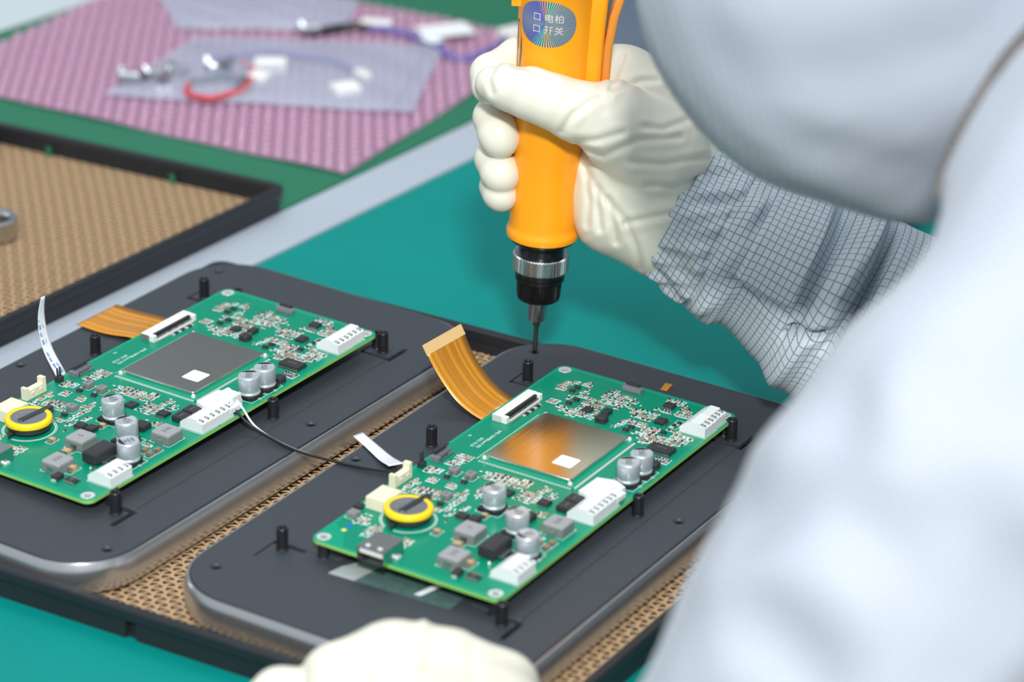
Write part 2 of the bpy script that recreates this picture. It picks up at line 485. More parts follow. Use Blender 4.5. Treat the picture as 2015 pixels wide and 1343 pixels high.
# ================================================================== benches and mats
def near_x(y): return -230 + 0.063 * (y - 93)
Y0, Y1 = -520.0, 950.0
mb = MB(); mb.box(-3200, 3200, -3200, 3200, -790, -760); o = mb.build('floor', 'floor_paint'); tag(o, 'grey-green painted workshop floor under the benches', 'floor', kind='structure')
mb = MB(); mb.box(-3200, 3200, 3200, 3260, -760, 2400); o = mb.build('wall_back', 'wall_paint'); tag(o, 'plain pale grey workshop wall far behind the benches', 'wall', kind='structure')
bench = thing('workbench', 'long workbench carrying a teal mat, with a pale metal edge strip', 'workbench', (0, 0, -40))
mb = MB(); mb.prism([(near_x(Y0), Y0), (166, Y0), (166, Y1), (near_x(Y1), Y1)], 0, 38); mb.build('table_top', 'pale_top', bench)
mb = MB()
a = [(near_x(Y0) - 36, Y0), (near_x(Y0), Y0), (near_x(Y1), Y1), (near_x(Y1) - 36, Y1)]
mb.prism(a, 0, 40, 0, 0.8)
mb.prism([(near_x(Y0) - 4, Y0), (near_x(Y0), Y0), (near_x(Y1), Y1), (near_x(Y1) - 4, Y1)], 40, 41.2, 0, 0.5)
mb.build('edge_strip', 'aluminium', bench)
mb = MB(); mb.prism([(near_x(Y0) + .3, Y0 + 2), (164, Y0 + 2), (164, Y1 - 2), (near_x(Y1) + .3, Y1 - 2)], -2, 0, 0, 0.4)
o = mb.build('work_mat', 'teal_mat'); tag(o, 'bright teal rubber work mat under the loaded black tray', 'mat')

for (x, y) in ((-190, -480), (140, -480), (140, 900), (-130, 900)):
    mb = MB(); mb.box(x - 20, x + 20, y - 20, y + 20, -720, 0); mb.build('leg', 'aluminium', bench)
bench2 = thing('side_bench', 'neighbouring workbench behind the pale edge strip, under the green mat', 'workbench', (0, 0, -40))
for (x, y) in ((-960, -480), (-330, -480), (-250, 900), (-960, 900)):
    mb = MB(); mb.box(x - 20, x + 20, y - 20, y + 20, -720, 0); mb.build('leg', 'aluminium', bench2)
def fx(y): return near_x(y) - 37
def lx(y): return -581 + 0.12 * (y - 279)
mb = MB(); mb.prism([(-1000, Y0), (fx(Y0), Y0), (fx(Y1), Y1), (-1000, Y1)], 0, 38); mb.build('table_top', 'pale_top', bench2)
mb = MB(); mb.prism([(lx(Y0), Y0 + 2), (fx(Y0) - .5, Y0 + 2), (fx(Y1) - .5, Y1 - 2), (lx(Y1), Y1 - 2)], -2, 0, 0, 0.4)
o = mb.build('work_mat', 'green_mat'); tag(o, 'darker green work mat under the pink bubble wrap', 'mat')

# ================================================================== trays
def make_tray(name, label, corners, notch=None, height=15.0):
    t = thing(name, label, 'tray', (0, 0, 0))
    base = round_poly(corners, 7, 5)
    wall_out = base
    if notch is not None:
        p, q = np.array(corners[0], float), np.array(corners[1], float); d = (q - p) / np.linalg.norm(q - p); nrm = np.array([d[1], -d[0]])
        s = notch; k = [i for i, pt in enumerate(base) if (np.array(pt) - p) @ d > 0]
        ins = [tuple(p + d * (s - 2.6)), tuple(p + d * (s - 2.4) - nrm * 3.0), tuple(p + d * (s + 2.4) - nrm * 3.0), tuple(p + d * (s + 2.6))]
        wall_out = base[:6] + ins + base[6:]
    loop = wall_out
    mb = MB(); mb.loft([at_z(loop, .2), at_z(loop, 9.6), at_z(offset_poly(loop, -3.2), 9.6), at_z(offset_poly(loop, -3.2), 1.0)], 0)
    mb.build('wall', 'tray_black', t, 30)
    prof = [(0.2, 9.2), (1.5, 9.6), (1.7, 10.4), (1.7, height - .8), (1.0, height), (-2.4, height), (-3.2, height - .8), (-3.2, 9.2)]
    mb = MB(); mb.loft([at_z(offset_poly(base, d), z) for d, z in prof], 0, closed=True); mb.build('rim', 'tray_black', t, 30)
    mb = MB(); mb.prism(offset_poly(base, -1.5), 0.4, 2.4); mb.build('base_panel', 'tray_black', t)
    return t

def make_liner(name, label, corners, inset, z):
    """open-weave anti-slip mesh: flat ribbons over and under each other"""
    C = [np.array(p, float) for p in offset_poly(corners, -inset)]
    p = 3.9
    nu = int(np.linalg.norm(C[1] - C[0]) / p); nv = int(np.linalg.norm(C[3] - C[0]) / p)
    def pos(u, v): return (C[0] * (1 - u) + C[1] * u) * (1 - v) + (C[3] * (1 - u) + C[2] * u) * v
    V = []; Fq = []
    def ribbon(pts, side, w):
        b = len(V)
        for i, (q, zz) in enumerate(pts):
            for s, dz in ((-1, -0.28), (0, 0.22), (1, -0.28)):
                V.append((q[0] + side[0] * w * s, q[1] + side[1] * w * s, zz + dz))
        for i in range(len(pts) - 1):
            for k in range(2): Fq.append((b + 3 * i + k, b + 3 * i + k + 1, b + 3 * i + 4 + k, b + 3 * i + 3 + k))
    rnd = random.Random(3)
    for i in range(nu + 1):
        j0 = rnd.randint(0, 1); pts = []
        for j in range(2 * nv + 1):
            q = pos(i / nu, j / (2 * nv)); k = 1 if (j // 2 + i) % 2 else -1
            zz = z + (0.55 * k if j % 2 == 0 else 0.0)
            wob = 0.35 * (1 if j % 4 == 1 else -1 if j % 4 == 3 else 0)
            pts.append((q + np.array([wob, 0]), zz))
        ribbon(pts[j0:], (1, 0), 0.84)
    for j in range(nv + 1):
        i0 = rnd.randint(0, 1); pts = []
        for i in range(2 * nu + 1):
            q = pos(i / (2 * nu), j / nv); k = -1 if (i // 2 + j) % 2 else 1
            zz = z + (0.55 * k if i % 2 == 0 else 0.0)
            pts.append((q, zz))
        ribbon(pts[i0:], (0, -1), 0.86)
    o = mesh_np(name, V, Fq, 'liner'); tag(o, label, 'liner', kind='stuff'); return o

TRAY1 = [(-236, -277.5), (139, -261), (139, 53), (-230, 38)]
make_tray('parts_tray', 'black plastic tray holding the two black units with circuit boards', TRAY1, notch=190)
make_liner('anti_slip_liner', 'tan woven mesh liner under the two units in the near tray', TRAY1, 4.5, 3.6)
TRAY2 = [(-620, -190), (-279, -190), (-262, 141), (-600, 111)]
make_tray('parts_tray', 'black plastic tray in the background with a metal ring on it', TRAY2)
make_liner('anti_slip_liner', 'tan woven mesh liner with a metal ring lying on it', TRAY2, 4.5, 3.6)
# bare green spots and drain slots of the far tray
mb = MB()
t = bpy.data.objects['parts_tray.001']
for (x, y) in ((-412, 122.2), (-330, 129.4)):
    mb = MB(); mb.box(x - 1.6, x + 1.6, y - .6, y, 3.5, 9.5); mb.build('drain_slot', 'green_mat', t)

# metal ring on the far liner
o = MB().loft([[(r * math.cos(2 * math.pi * i / 40), r * math.sin(2 * math.pi * i / 40), z) for i in range(40)] for r, z in
      ((11.5, 0), (12.2, .6), (12.2, 10.4), (11.6, 11), (9.3, 11), (8.8, 10.4), (8.8, .6), (9.3, 0))], closed=True).build('metal_ring', 'chrome', None, 40)
o.location = (-0.3605, 0.0152, 0.0046); tag(o, 'shiny steel ring lying on the far tan liner', 'ring')

# ================================================================== display units
UX, UY, UR = 81.5, 147.75, 30.0
PILLARS = [(-54.8, 100.2), (53.4, 100.9), (-54.8, 17.2), (54.7, 12.4), (-54.7, -98.0), (55.0, -99.4)]
HOLES = [(-36.75, 103.75), (47.97, 103.75), (47.97, -93.2), (-36.75, -93.2)]
SCREWS = [(-68.6, -125.8), (-75.8, -12.3), (71.8, 18.2), (72.6, -126.2), (68.6, 129.5)]
DRIVE_HOLE = (-68.9, 129.8)
def build_unit(label, driven):
    t = thing('display_unit', label, 'display unit', (0, 0, 0))
    prof = [(-4.0, 4.6), (-1.0, 4.8), (1.2, 6.2), (1.9, 8.5), (1.9, 16.4), (1.5, 17.4), (0.9, 19.4), (0.55, 20.0), (-0.2, 20.0), (-0.2, 15.0)]
    mb = MB(); mb.loft([at_z(rrect(UX + d, UY + d, UR + d, 12), z) for d, z in prof], 0, True, True)
    mb.build('housing', 'frame', t, 25)
    mb = MB()
    mb.loft([at_z(rrect(UX + d, UY + d, UR + d, 12), z) for d, z in ((-.7, 18.9), (-.7, 20.5), (-1.1, 20.8))], 0, True, True)
    pl = mb.build('back_plate', 'plate', t)
    cut = MB()
    for sx in (-1, 1):
        for sy in (-1, 1):
            x, y = 61.0 * sx, 95.0 * sy
            if (sx, sy) in ((1, 1), (-1, -1), (1, -1), (-1, 1)):
                w = 1.3 if (sx == 1) else 0.5
                # L slots beside each bracket
                pts = [(x - w * sx, y), (x + w * sx, y), (x + w * sx, y + 14.5 * sy), (x - w * sx, y + 14.5 * sy)]
                x0, x1 = sorted((pts[0][0], pts[1][0])); y0, y1 = sorted((y - 1.3 * sy, y + 14.5 * sy))
                cut.box(x0, x1, y0, y1, 18, 22)
                xa, xb = sorted((x - w * sx - .01 * sx, x - 16 * sx)); cut.box(xa, xb, y - 1.3, y + 1.3, 18, 22)
    cut.prism([(-28, -104.3), (31, -101.2), (31, -70), (-20, -70), (-22.5, -90), (-26, -96)], 18, 22)
    for (x, y) in SCREWS + [DRIVE_HOLE]: cut.lathe([(2.0, 18), (2.0, 19.9), (2.75, 20.7), (2.75, 22)], 20, 0, (x, y))
    boolean_cut(pl, cut)
    mb = MB(); mb.prism(rrect(UX - 1.2, UY - 1.2, UR - 1.2, 8), 16.6, 17.4); mb.build('inner_tray', 'pocket', t)
    # film and sheet metal seen through the window of the plate
    mb = MB(); mb.prism([(-27.6, -103.8), (-15, -103.2), (-10, -71), (-23, -71), (-23.2, -90), (-26, -96)], 19.2, 20.4); mb.build('shield_strip', 'sheet_metal', t)
    mb = MB(); mb.prism([(-14.8, -103.2), (30.5, -100.9), (30.5, -71), (-9.8, -71)], 19.0, 20.2); mb.build('protective_film', 'film', t)
    # raised inner panel: its edge runs from bracket to bracket
    P = [(-60.4, -93.6), (-29, -93.6), (-20, -69), (32, -69), (36, -93.6), (60.4, -93.6), (60.4, 93.6), (45, 93.6), (45, 118), (-45, 118), (-45, 93.6), (-60.4, 93.6)]
    mb = MB(); mb.prism(round_poly(P, 1.5, 2), 20.82, 21.4, 0, 0.45); mb.build('inner_panel', 'plate', t)
    for (x, y) in PILLARS:
        zb = 21.4 if abs(y) < 60 else 20.8
        mb = MB()
        mb.lathe([(2.9, zb), (2.9, zb + .4), (2.5, zb + .8), (2.5, 30.6), (2.2, 31.0), (1.5, 31.0), (1.1, 30.2), (1.0, 27.5), (0.0, 27.4)], 20, 0, (x, y))
        mb.build('standoff', 'black_metal', t, 35)
    for (x, y) in HOLES:
        mb = MB(); mb.lathe([(2.9, 20.8), (2.6, 21.3), (2.6, 28.2), (1.55, 28.2), (1.5, 21.5), (0, 21.5)], 18, 0, (x, y)); mb.build('board_support', 'black_metal', t, 35)
    for (x, y) in SCREWS:
        mb = MB(); mb.lathe([(1.85, 18.6), (1.85, 19.5), (1.5, 19.9), (.9, 19.9), (.75, 19.4), (0, 19.3)], 16, 0, (x, y)); mb.build('screw', 'screw_dark', t, 35)
    return t

def ribbon_sheet(name, curveL, curveR, parent, matname, thick=0.18, n=22, nu=6, mats=None):
    """ribbon between two edge curves, subdivided, with thickness; u across, v along"""
    def resample(c):
        c = np.array(c, float); s = np.r_[0, np.cumsum(np.linalg.norm(np.diff(c, axis=0), axis=1))]; tt = np.linspace(0, s[-1], n)
        out = np.stack([np.interp(tt, s, c[:, k]) for k in range(3)], 1)
        for _ in range(6): out[1:-1] = .5 * out[1:-1] + .25 * (out[:-2] + out[2:])
        return out
    L, Rr = resample(curveL), resample(curveR)
    V = []; uv = []; Fq = []
    for side in (0, 1):
        for i in range(n):
            d = L[min(i + 1, n - 1)] - L[max(i - 1, 0)]; w = Rr[i] - L[i]; nn = np.cross(d, w); nn /= np.linalg.norm(nn)
            for k in range(nu + 1):
                V.append(L[i] + w * k / nu + nn * thick * (0.5 - side)); uv.append((k / nu, i / (n - 1)))
    m = n * (nu + 1)
    for i in range(n - 1):
        for k in range(nu):
            a = i * (nu + 1) + k; b = a + nu + 1
            Fq.append((a, a + 1, b + 1, b)); Fq.append((m + a, m + b, m + b + 1, m + a + 1))
    rim = [i * (nu + 1) for i in range(n)] + [(n - 1) * (nu + 1) + k for k in range(1, nu + 1)] + [i * (nu + 1) + nu for i in range(n - 2, -1, -1)] + list(range(nu - 1, 0, -1))
    for i in range(len(rim)):
        a, b = rim[i], rim[(i + 1) % len(rim)]; Fq.append((a, b, m + b, m + a))
    return mesh_np(name, V, Fq, matname, parent, uv)

CB, CA, RAU = np.array([36.75, -103.75]), np.array([-147.8, -115.3]), -0.025
unitB = build_unit('black display unit nearest the white sleeve, being screwed by the electric driver', True)
unitB.location = (CB[0] * MM, CB[1] * MM, 0)
unitA = build_unit('black display unit farther left with its amber flex lying flat', False)
unitA.location = (CA[0] * MM, CA[1] * MM, 0); unitA.rotation_euler = (0, 0, RAU)

def toB(pts): return [(x - CB[0], y - CB[1], z) for x, y, z in pts]
# near unit: amber flex curling up, white stub, gold stub, loose white strip
fl = ribbon_sheet('flex_cable', toB([(2, -56.7, 22.3), (-12.4, -56.7, 24), (-23.5, -56.7, 28.6), (-33.4, -56.7, 38.8), (-37.6, -56.7, 44.1), (-41.1, -56.7, 50.1)]),
                  toB([(2, -29.5, 22.3), (-12, -29.5, 24), (-22.7, -29.5, 29.7), (-31.3, -29.5, 39.1), (-35.1, -29.5, 44.6), (-38, -29.5, 51.4)]), unitB, 'flex')
tag(fl, 'amber flex cable curling up with a gold end')
e0, e1 = np.array(toB([(-40.2, -56.9, 48.6)])[0]), np.array(toB([(-37.2, -29.3, 49.8)])[0])
d0 = np.array([-0.52, 0, 0.85])
nrm = np.cross(d0, e1 - e0); nrm /= np.linalg.norm(nrm)
mb = MB(); vs = [e0 + nrm * .25, e1 + nrm * .25, e1 + d0 * 5.2 + nrm * .25, e0 + d0 * 5.2 + nrm * .25, e0 - nrm * .25, e1 - nrm * .25, e1 + d0 * 5.2 - nrm * .25, e0 + d0 * 5.2 - nrm * .25]
mb.add(vs, [(0, 1, 2, 3), (7, 6, 5, 4), (0, 4, 5, 1), (1, 5, 6, 2), (2, 6, 7, 3), (3, 7, 4, 0)]); mb.build('stiffener', 'gold_pad', fl)
ribbon_sheet('ribbon_stub', [(-86.4, 8.6, 22.4), (-76, 3.5, 22.0), (-60, -6, 23.2), (-50.3, -12, 26.0)], [(-88.2, 3.4, 22.2), (-79, -1.2, 21.9), (-64, -11, 22.8), (-54.8, -17.4, 25.6)], unitB, 'ffc', 0.3)
ribbon_sheet('gold_stub', [(0.3, 134.8, 21.05), (1, 131, 21.1), (1.9, 127, 21.1)], [(4.0, 135.3, 21.05), (4.6, 131.5, 21.1), (5.2, 127.4, 21.1)], unitB, 'flex', 0.2)
ribbon_sheet('ribbon_strip', [(8.2, -104.2, 19.2), (12, -97, 20.2), (17, -88, 22.4)], [(11.0, -103.6, 19.2), (15, -96.6, 20.2), (20, -88, 22.4)], unitB, 'ffc', 0.3)
# far unit: amber flex lying out over the edge, printed white ribbon standing up
fl = ribbon_sheet('flex_cable', [(-40, 35.5, 24), (-49, 35.5, 25.0), (-58.5, 35.5, 22.9), (-69.7, 35.5, 21.9), (-82.4, 35.5, 22.4)],
                  [(-40, 61.5, 25), (-48.2, 61.5, 25.6), (-59.3, 61.5, 25), (-68.9, 61.5, 24.3), (-78.6, 61.5, 24.6)], unitA, 'flex')
tag(fl, 'amber flex cable lying flat over the unit edge')
ff = ribbon_sheet('ribbon_cable', [(-44.4, -22, 26), (-45.4, -21.9, 28), (-49.8, -21.6, 33), (-53, -21.4, 37.3), (-55.4, -21, 44.4), (-56.6, -20.6, 51.9), (-55.6, -20.4, 58.6), (-54.1, -20, 64.4)],
                  [(-43.4, -16.4, 26), (-44.4, -16.4, 28), (-48.9, -16.2, 33), (-52.2, -16.1, 37.3), (-54.7, -16, 44.4), (-56.0, -16.4, 51.9), (-55.2, -17.2, 58.6), (-53.8, -17.8, 64.4)], unitA, 'ffc', 0.3)
tag(ff, 'white ribbon cable printed with blue type')
mb = MB(); rnd = random.Random(5)
cv = [(-45.4, 28), (-49.8, 33), (-53, 37.3), (-55.4, 44.4), (-56.6, 51.9)]
for k in range(9):
    s = k / 8 * 3.98; i = int(s); fr = s - i; x = cv[i][0] * (1 - fr) + cv[i + 1][0] * fr; z = cv[i][1] * (1 - fr) + cv[i + 1][1] * fr
    dx, dz = cv[i + 1][0] - cv[i][0], cv[i + 1][1] - cv[i][1]; l = math.hypot(dx, dz); dx /= l; dz /= l
    for yy in (-20.2, -17.9):
        # short strokes of type, lying on the face of the ribbon
        for q in range(3):
            a = np.array([x + dx * q * .75 + dz * .7, yy, z + dz * q * .75 - dx * .7]); e = np.array([dx, 0, dz]) * .42; w = np.array([0, .55 + .2 * rnd.random(), 0])
            mb.add([a - w - e * .5, a + w - e * .5, a + w + e * .5, a - w + e * .5], [(0, 1, 2, 3)])
mb.build('blue_type', 'blue_ink', ff)

# a third unit at the far left, only its corner in view
u3 = thing('display_unit', 'silver-edged unit in the far tray, cut by the left picture edge', 'display unit', (-522, -29, 3.0), -0.02)
mb = MB(); mb.loft([at_z(rrect(UX + 5 + d, UY + d, UR + d, 10), z) for d, z in [(-4.0, 1.6), (-1.0, 1.8), (1.2, 3.2), (1.9, 5.5), (1.9, 13.4), (0.9, 16.4), (-0.2, 17.0)]], 0, True, True); mb.build('housing', 'frame', u3, 25)
mb = MB(); mb.loft([at_z(rrect(UX + 5 + d, UY + d, UR + d, 10), z) for d, z in [(-0.8, 15), (-.8, 17.6), (-1.2, 17.9)]], 0, True, True); mb.build('back_plate', 'plate', u3)

# ================================================================== circuit board (built once, copied)
def build_board(label):
    t = thing('circuit_board', label, 'circuit board', (0, 0, 0))
    out = rrect(46.9, 102.85, 4.2, 6, 42.6, -98.65)
    mb = MB()
    lo, hi = at_z(out, -1.6), at_z(out, -0.02)
    mb.loft([lo, hi], 1, True, False)
    mb.add(hi, [tuple(range(len(out)))], 0)
    sub = mb.build('substrate', ['pcb', 'pcb_edge'], t)
    cut = MB()
    for (x, y) in ((0, 0), (84.72, 0), (84.72, -196.95), (0, -196.95)): cut.cyl(x, y, -3, 2, 1.6, 18)
    boolean_cut(sub, cut)
    # copper pour area under the mask
    pour = [(-2.6, -5), (6, 1.5), (80, 1.5), (87.5, -8), (87.5, -190), (80, -198.5), (12, -199.5), (5, -190), (-2.6, -184)]
    mb = MB(); mb.add(at_z(pour, 0.0), [tuple(range(len(pour) - 1, -1, -1))]); mb.build('copper_area', 'pcb_pour', sub)
    for (x, y) in ((0, 0), (84.72, 0), (84.72, -196.95), (0, -196.95)):
        mb = MB(); mb.loft([[(x + r * math.cos(a), y + r * math.sin(a), z) for a in np.linspace(0, 2 * math.pi, 25)[:-1]] for r, z in ((1.55, -1.2), (1.55, .06), (1.9, .1), (3.1, .1), (3.15, 0))]); mb.build('mounting_ring', 'solder', sub, 40)
    rnd = random.Random(11)
    silk = MB(); pads = MB(); tiny = MB(); tr = MB()
    def frame_line(x0, y0, x1, y1, w=0.22):
        silk.box(x0, x1, y0, y0 + w, .01, .05); silk.box(x0, x1, y1 - w, y1, .01, .05); silk.box(x0, x0 + w, y0, y1, .01, .05); silk.box(x1 - w, x1, y0, y1, .01, .05)
    def smd(x, y, along, size=1.0):
        """two-terminal part with pads and, mostly, a silkscreen outline"""
        L, W = 1.5 * size, 0.82 * size
        dx, dy = (1, 0) if along == 'x' else (0, 1)
        def bx(mbb, c, l, w, z0, z1, mi):
            cx, cy = x + dx * c, y + dy * c; hx = (l / 2 if dx else w / 2); hy = (l / 2 if dy else w / 2)
            mbb.box(cx - hx, cx + hx, cy - hy, cy + hy, z0, z1, mi)
        for s in (-1, 1): bx(pads, s * L * .52, L * .5, W * 1.15, 0.01, 0.07, 0)
        k = rnd.random()
        if k < .86:
            h = .5 * size; mi = 1 if k < .42 else 2 if k < .58 else 0
            bx(tiny, 0, L * .62, W, .05, h, mi)
            for s in (-1, 1): bx(tiny, s * L * .4, L * .26, W * 1.03, .05, h * 1.03, 3)
        if rnd.random() < .8:
            hx = (L * .95 if dx else W * .95); hy = (L * .95 if dy else W * .95); frame_line(x - hx, y - hy, x + hx, y + hy, .24)
    def dash(x, y, along):
        l, w = rnd.choice((1.1, 1.5, 1.9)), .62
        if along == 'x': silk.box(x - l / 2, x + l / 2, y - w / 2, y + w / 2, .01, .05)
        else: silk.box(x - w / 2, x + w / 2, y - l / 2, y + l / 2, .01, .05)
    def inside(p, poly):
        c = False
        for i in range(len(poly)):
            a, b = poly[i], poly[i - 1]
            if (a[1] > p[1]) != (b[1] > p[1]) and p[0] < (b[0] - a[0]) * (p[1] - a[1]) / (b[1] - a[1]) + a[0]: c = not c
        return c
    keep = []     # footprints of the larger parts, to leave free
    def blocked(x, y, m=.9): return any(a - m < x < b + m and c - m < y < d + m for a, b, c, d in keep)
    def part(name, mbb, mats, smooth=None): return mbb.build(name, mats, t, smooth)
    def reserve(cx, cy, sx, sy): keep.append((cx - sx / 2, cx + sx / 2, cy - sy / 2, cy + sy / 2))

    # ---- shielded module
    mb = MB(); mb.box(15.6, 64.3, -101.4, -46.4, .02, 1.0); mod = part('module', mb, 'pcb'); reserve(40, -74, 50, 56)
    mb = MB(); mb.prism(rrect(21.75, 25.5, 1.6, 3, 40.15, -73.95), 1.0, 2.95, 0, .35); sh = mb.build('shield_can', 'shield', mod, 30)
    mb = MB(); mb.prism(rrect(4.9, 4.7, .9, 3, 51.4, -85.3), 2.96, 3.02); lb = mb.build('sticker', 'label_paper', mod); tag(lb, 'blank white sticker on the metal can')
    mb = MB()
    for i in range(40):
        y = -100.2 + i * 1.33
        for x in (15.2, 64.7): mb.box(x - .75, x + .75, y - .36, y + .36, .02, .5, 0, .2)
    for i in range(36):
        x = 17.0 + i * 1.32
        for y in (-101.8, -46.0): mb.box(x - .36, x + .36, y - .75, y + .75, .02, .5, 0, .2)
    o = mb.build('castellated_pins', 'solder', mod); tag(o, kind='stuff')
    for (x, y) in ((18.4, -100), (62.2, -100), (62.2, -48), (18.4, -48)):
        mb = MB(); mb.lathe([(1.2, .9), (1.1, 1.9), (.6, 2.5), (0, 2.6)], 10, 0, (x, y)); mb.build('solder_joint', 'solder', mod, 60)
    # ---- electrolytic capacitors
    def elcap(cx, cy, bar, lines):
        mb = MB(); mb.lathe([(4.35, 1.5), (5.0, 1.9), (5.02, 2.5), (4.45, 3.0), (4.75, 3.5), (5.1, 4.1), (5.1, 10.0), (4.9, 10.55), (4.5, 10.8), (4.2, 10.75), (0, 10.7)], 36, 0, (cx, cy))
        c = part('electrolytic_capacitor', mb, 'can_alu', 40)
        b = 5.25; ch = 2.2
        poly = [(cx - b, cy - b), (cx + b - ch, cy - b), (cx + b, cy - b + ch), (cx + b, cy + b - ch), (cx + b - ch, cy + b), (cx - b, cy + b)]
        mb = MB(); mb.prism(poly, .1, 1.7, 0, .2); mb.build('base', 'can_black', c)
        # dark polarity segment and printed figures on the top
        seg_ = []; a0 = bar
        for k in range(15): an = a0 - 0.95 + 1.9 * k / 14; seg_.append((cx + 4.35 * math.cos(an), cy + 4.35 * math.sin(an), 10.80))
        mb = MB(); mb.add(seg_, [tuple(range(len(seg_)))])
        mb.build('polarity_mark', 'print_black', c)
        mb = MB()
        ux, uy = -math.sin(a0), math.cos(a0)
        for li, s in enumerate(lines):
            vs, fs = text_geo(s, 1.9, 'CENTER')
            off = 1.3 - li * 1.75
            R = np.array([[ux, math.cos(a0), 0], [uy, math.sin(a0), 0], [0, 0, 1.0]])
            R = np.array([[-ux, -(-uy) * 0 + math.cos(a0), 0], [-uy, math.sin(a0), 0], [0, 0, 1.0]])
            R = np.array([[math.sin(a0), math.cos(a0), 0], [-math.cos(a0), math.sin(a0), 0], [0, 0, 1.0]])
            mb.add(vs, fs, 0, R, (cx + math.cos(a0) * off, cy + math.sin(a0) * off, 10.82))
        mb.build('figures', 'print_black', c)
        mb = MB()
        for s in (-1, 1): mb.box(cx + s * 5.6 - 1.1, cx + s * 5.6 + 1.1, cy - .6, cy + .6, .02, .35)
        mb.build('terminal', 'solder', c)
        frame_line(cx - 6.0, cy - 5.9, cx + 5.9, cy + 5.9, .25); reserve(cx, cy, 12, 12)
    elcap(45.8, -136.0, 2.75, ['RE', 'H74', '100V']); elcap(65.3, -148.9, 2.75, ['RE', 'H74', '100V']); elcap(79.2, -163.6, -2.0, ['RE', 'H74', '100V'])
    elcap(81.3, -82.9, 2.2, ['220', '35V', '70C']); elcap(81.7, -72.2, 2.2, ['220', '35V', '70C'])
    # ---- power inductors
    def inductor(cx, cy, sx, sy, h, txt, big=True):
        mb = MB(); mb.cbox(cx, cy, .25, sx, sy, h * .72, 1); c = part('power_inductor', mb, ['ferrite', 'ferrite_side'])
        mb = MB()
        P = rrect(sx / 2, sy / 2, min(1.0, sx * .12), 3, cx, cy)
        mb.prism(P, .25 + h * .72, h, 0, .3 if big else .2); mb.build('top', 'ferrite' if big else 'chip_grey', c)
        mb = MB()
        w = sx * .34
        mb.box(cx - w * .5, cx + w * .5, cy - sy / 2 - .35, cy - sy / 2 + .02, .05, h * .55); mb.box(cx - w * .6, cx + w * .6, cy - sy / 2 - 1.2, cy - sy / 2 + .05, .02, .4)
        mb.box(cx - w * .5, cx + w * .5, cy + sy / 2 - .02, cy + sy / 2 + .35, .05, h * .55)
        mb.build('terminal', 'tin', c)
        if txt:
            vs, fs = text_geo(txt, 3.6 if big else 1.6, 'CENTER'); mb = MB(); R = rotz(math.radians(-90))
            mb.add(vs, fs, 0, rotz(math.radians(90)), (cx, cy, h + .02)); mb.build('figures', 'print_dark', c)
        frame_line(cx - sx / 2 - .7, cy - sy / 2 - .7, cx + sx / 2 + .7, cy + sy / 2 + .7, .25); reserve(cx, cy, sx + 2, sy + 2.5)
    inductor(51.0, -163.2, 10.2, 10.2, 5, '5'); inductor(57.4, -185.5, 10.2, 10.2, 5, '330'); inductor(78.6, -137.6, 10.2, 9.8, 5, '330')
    for (x, y) in ((13.8, -117.3), (22.2, -117.4), (23.8, -139.2)): inductor(x, y, 4.2, 4.2, 2.6, '2R2', False)
    for (x, y) in ((41.6, -37.3), (83.4, -63.8)):
        mb = MB(); mb.prism(rrect(2.5, 2.5, .9, 3, x, y), .3, 3.0, 0, .5); c = part('choke', mb, 'chip', 40); reserve(x, y, 5.5, 5.5)
        mb = MB(); mb.box(x - 2.7, x + 2.7, y - 3.1, y - 1.5, .02, .4); mb.box(x - 2.7, x + 2.7, y + 1.5, y + 3.1, .02, .4); mb.build('terminal', 'tin', c)
    mb = MB(); mb.cbox(0.0, -175.0, .4, 4.4, 4.4, 2.2, 0, .3); part('crystal', mb, 'chip_grey'); reserve(0, -175, 5, 5); frame_line(-2.9, -178, 2.9, -172)
    # ---- large black rectifier with metal tab
    mb = MB(); mb.box(62.6, 70.8, -175.6, -161.4, 1.0, 6.0, 0, .7); c = part('rectifier', mb, 'chip'); reserve(67.5, -168.5, 12, 15)
    mb = MB(); mb.box(70.8, 73.4, -173.6, -166.0, 1.6, 2.6); mb.box(72.8, 73.6, -173.6, -166.0, .3, 2.2); mb.build('metal_tab', 'tin', c)
    mb = MB(); mb.box(69.6, 70.5, -178.6, -175.4, .3, .9); mb.lathe([(.9, 0), (.8, 1.0), (.3, 1.6), (0, 1.7)], 10, 0, (70.1, -178.6)); mb.build('lead', 'tin', c)
    vs, fs = text_geo('G10JLH', 2.0, 'CENTER'); mb = MB(); mb.add(vs, fs, 0, rotz(math.radians(90)), (66.0, -168.5, 6.02)); mb.build('figures', 'print_dark', c)
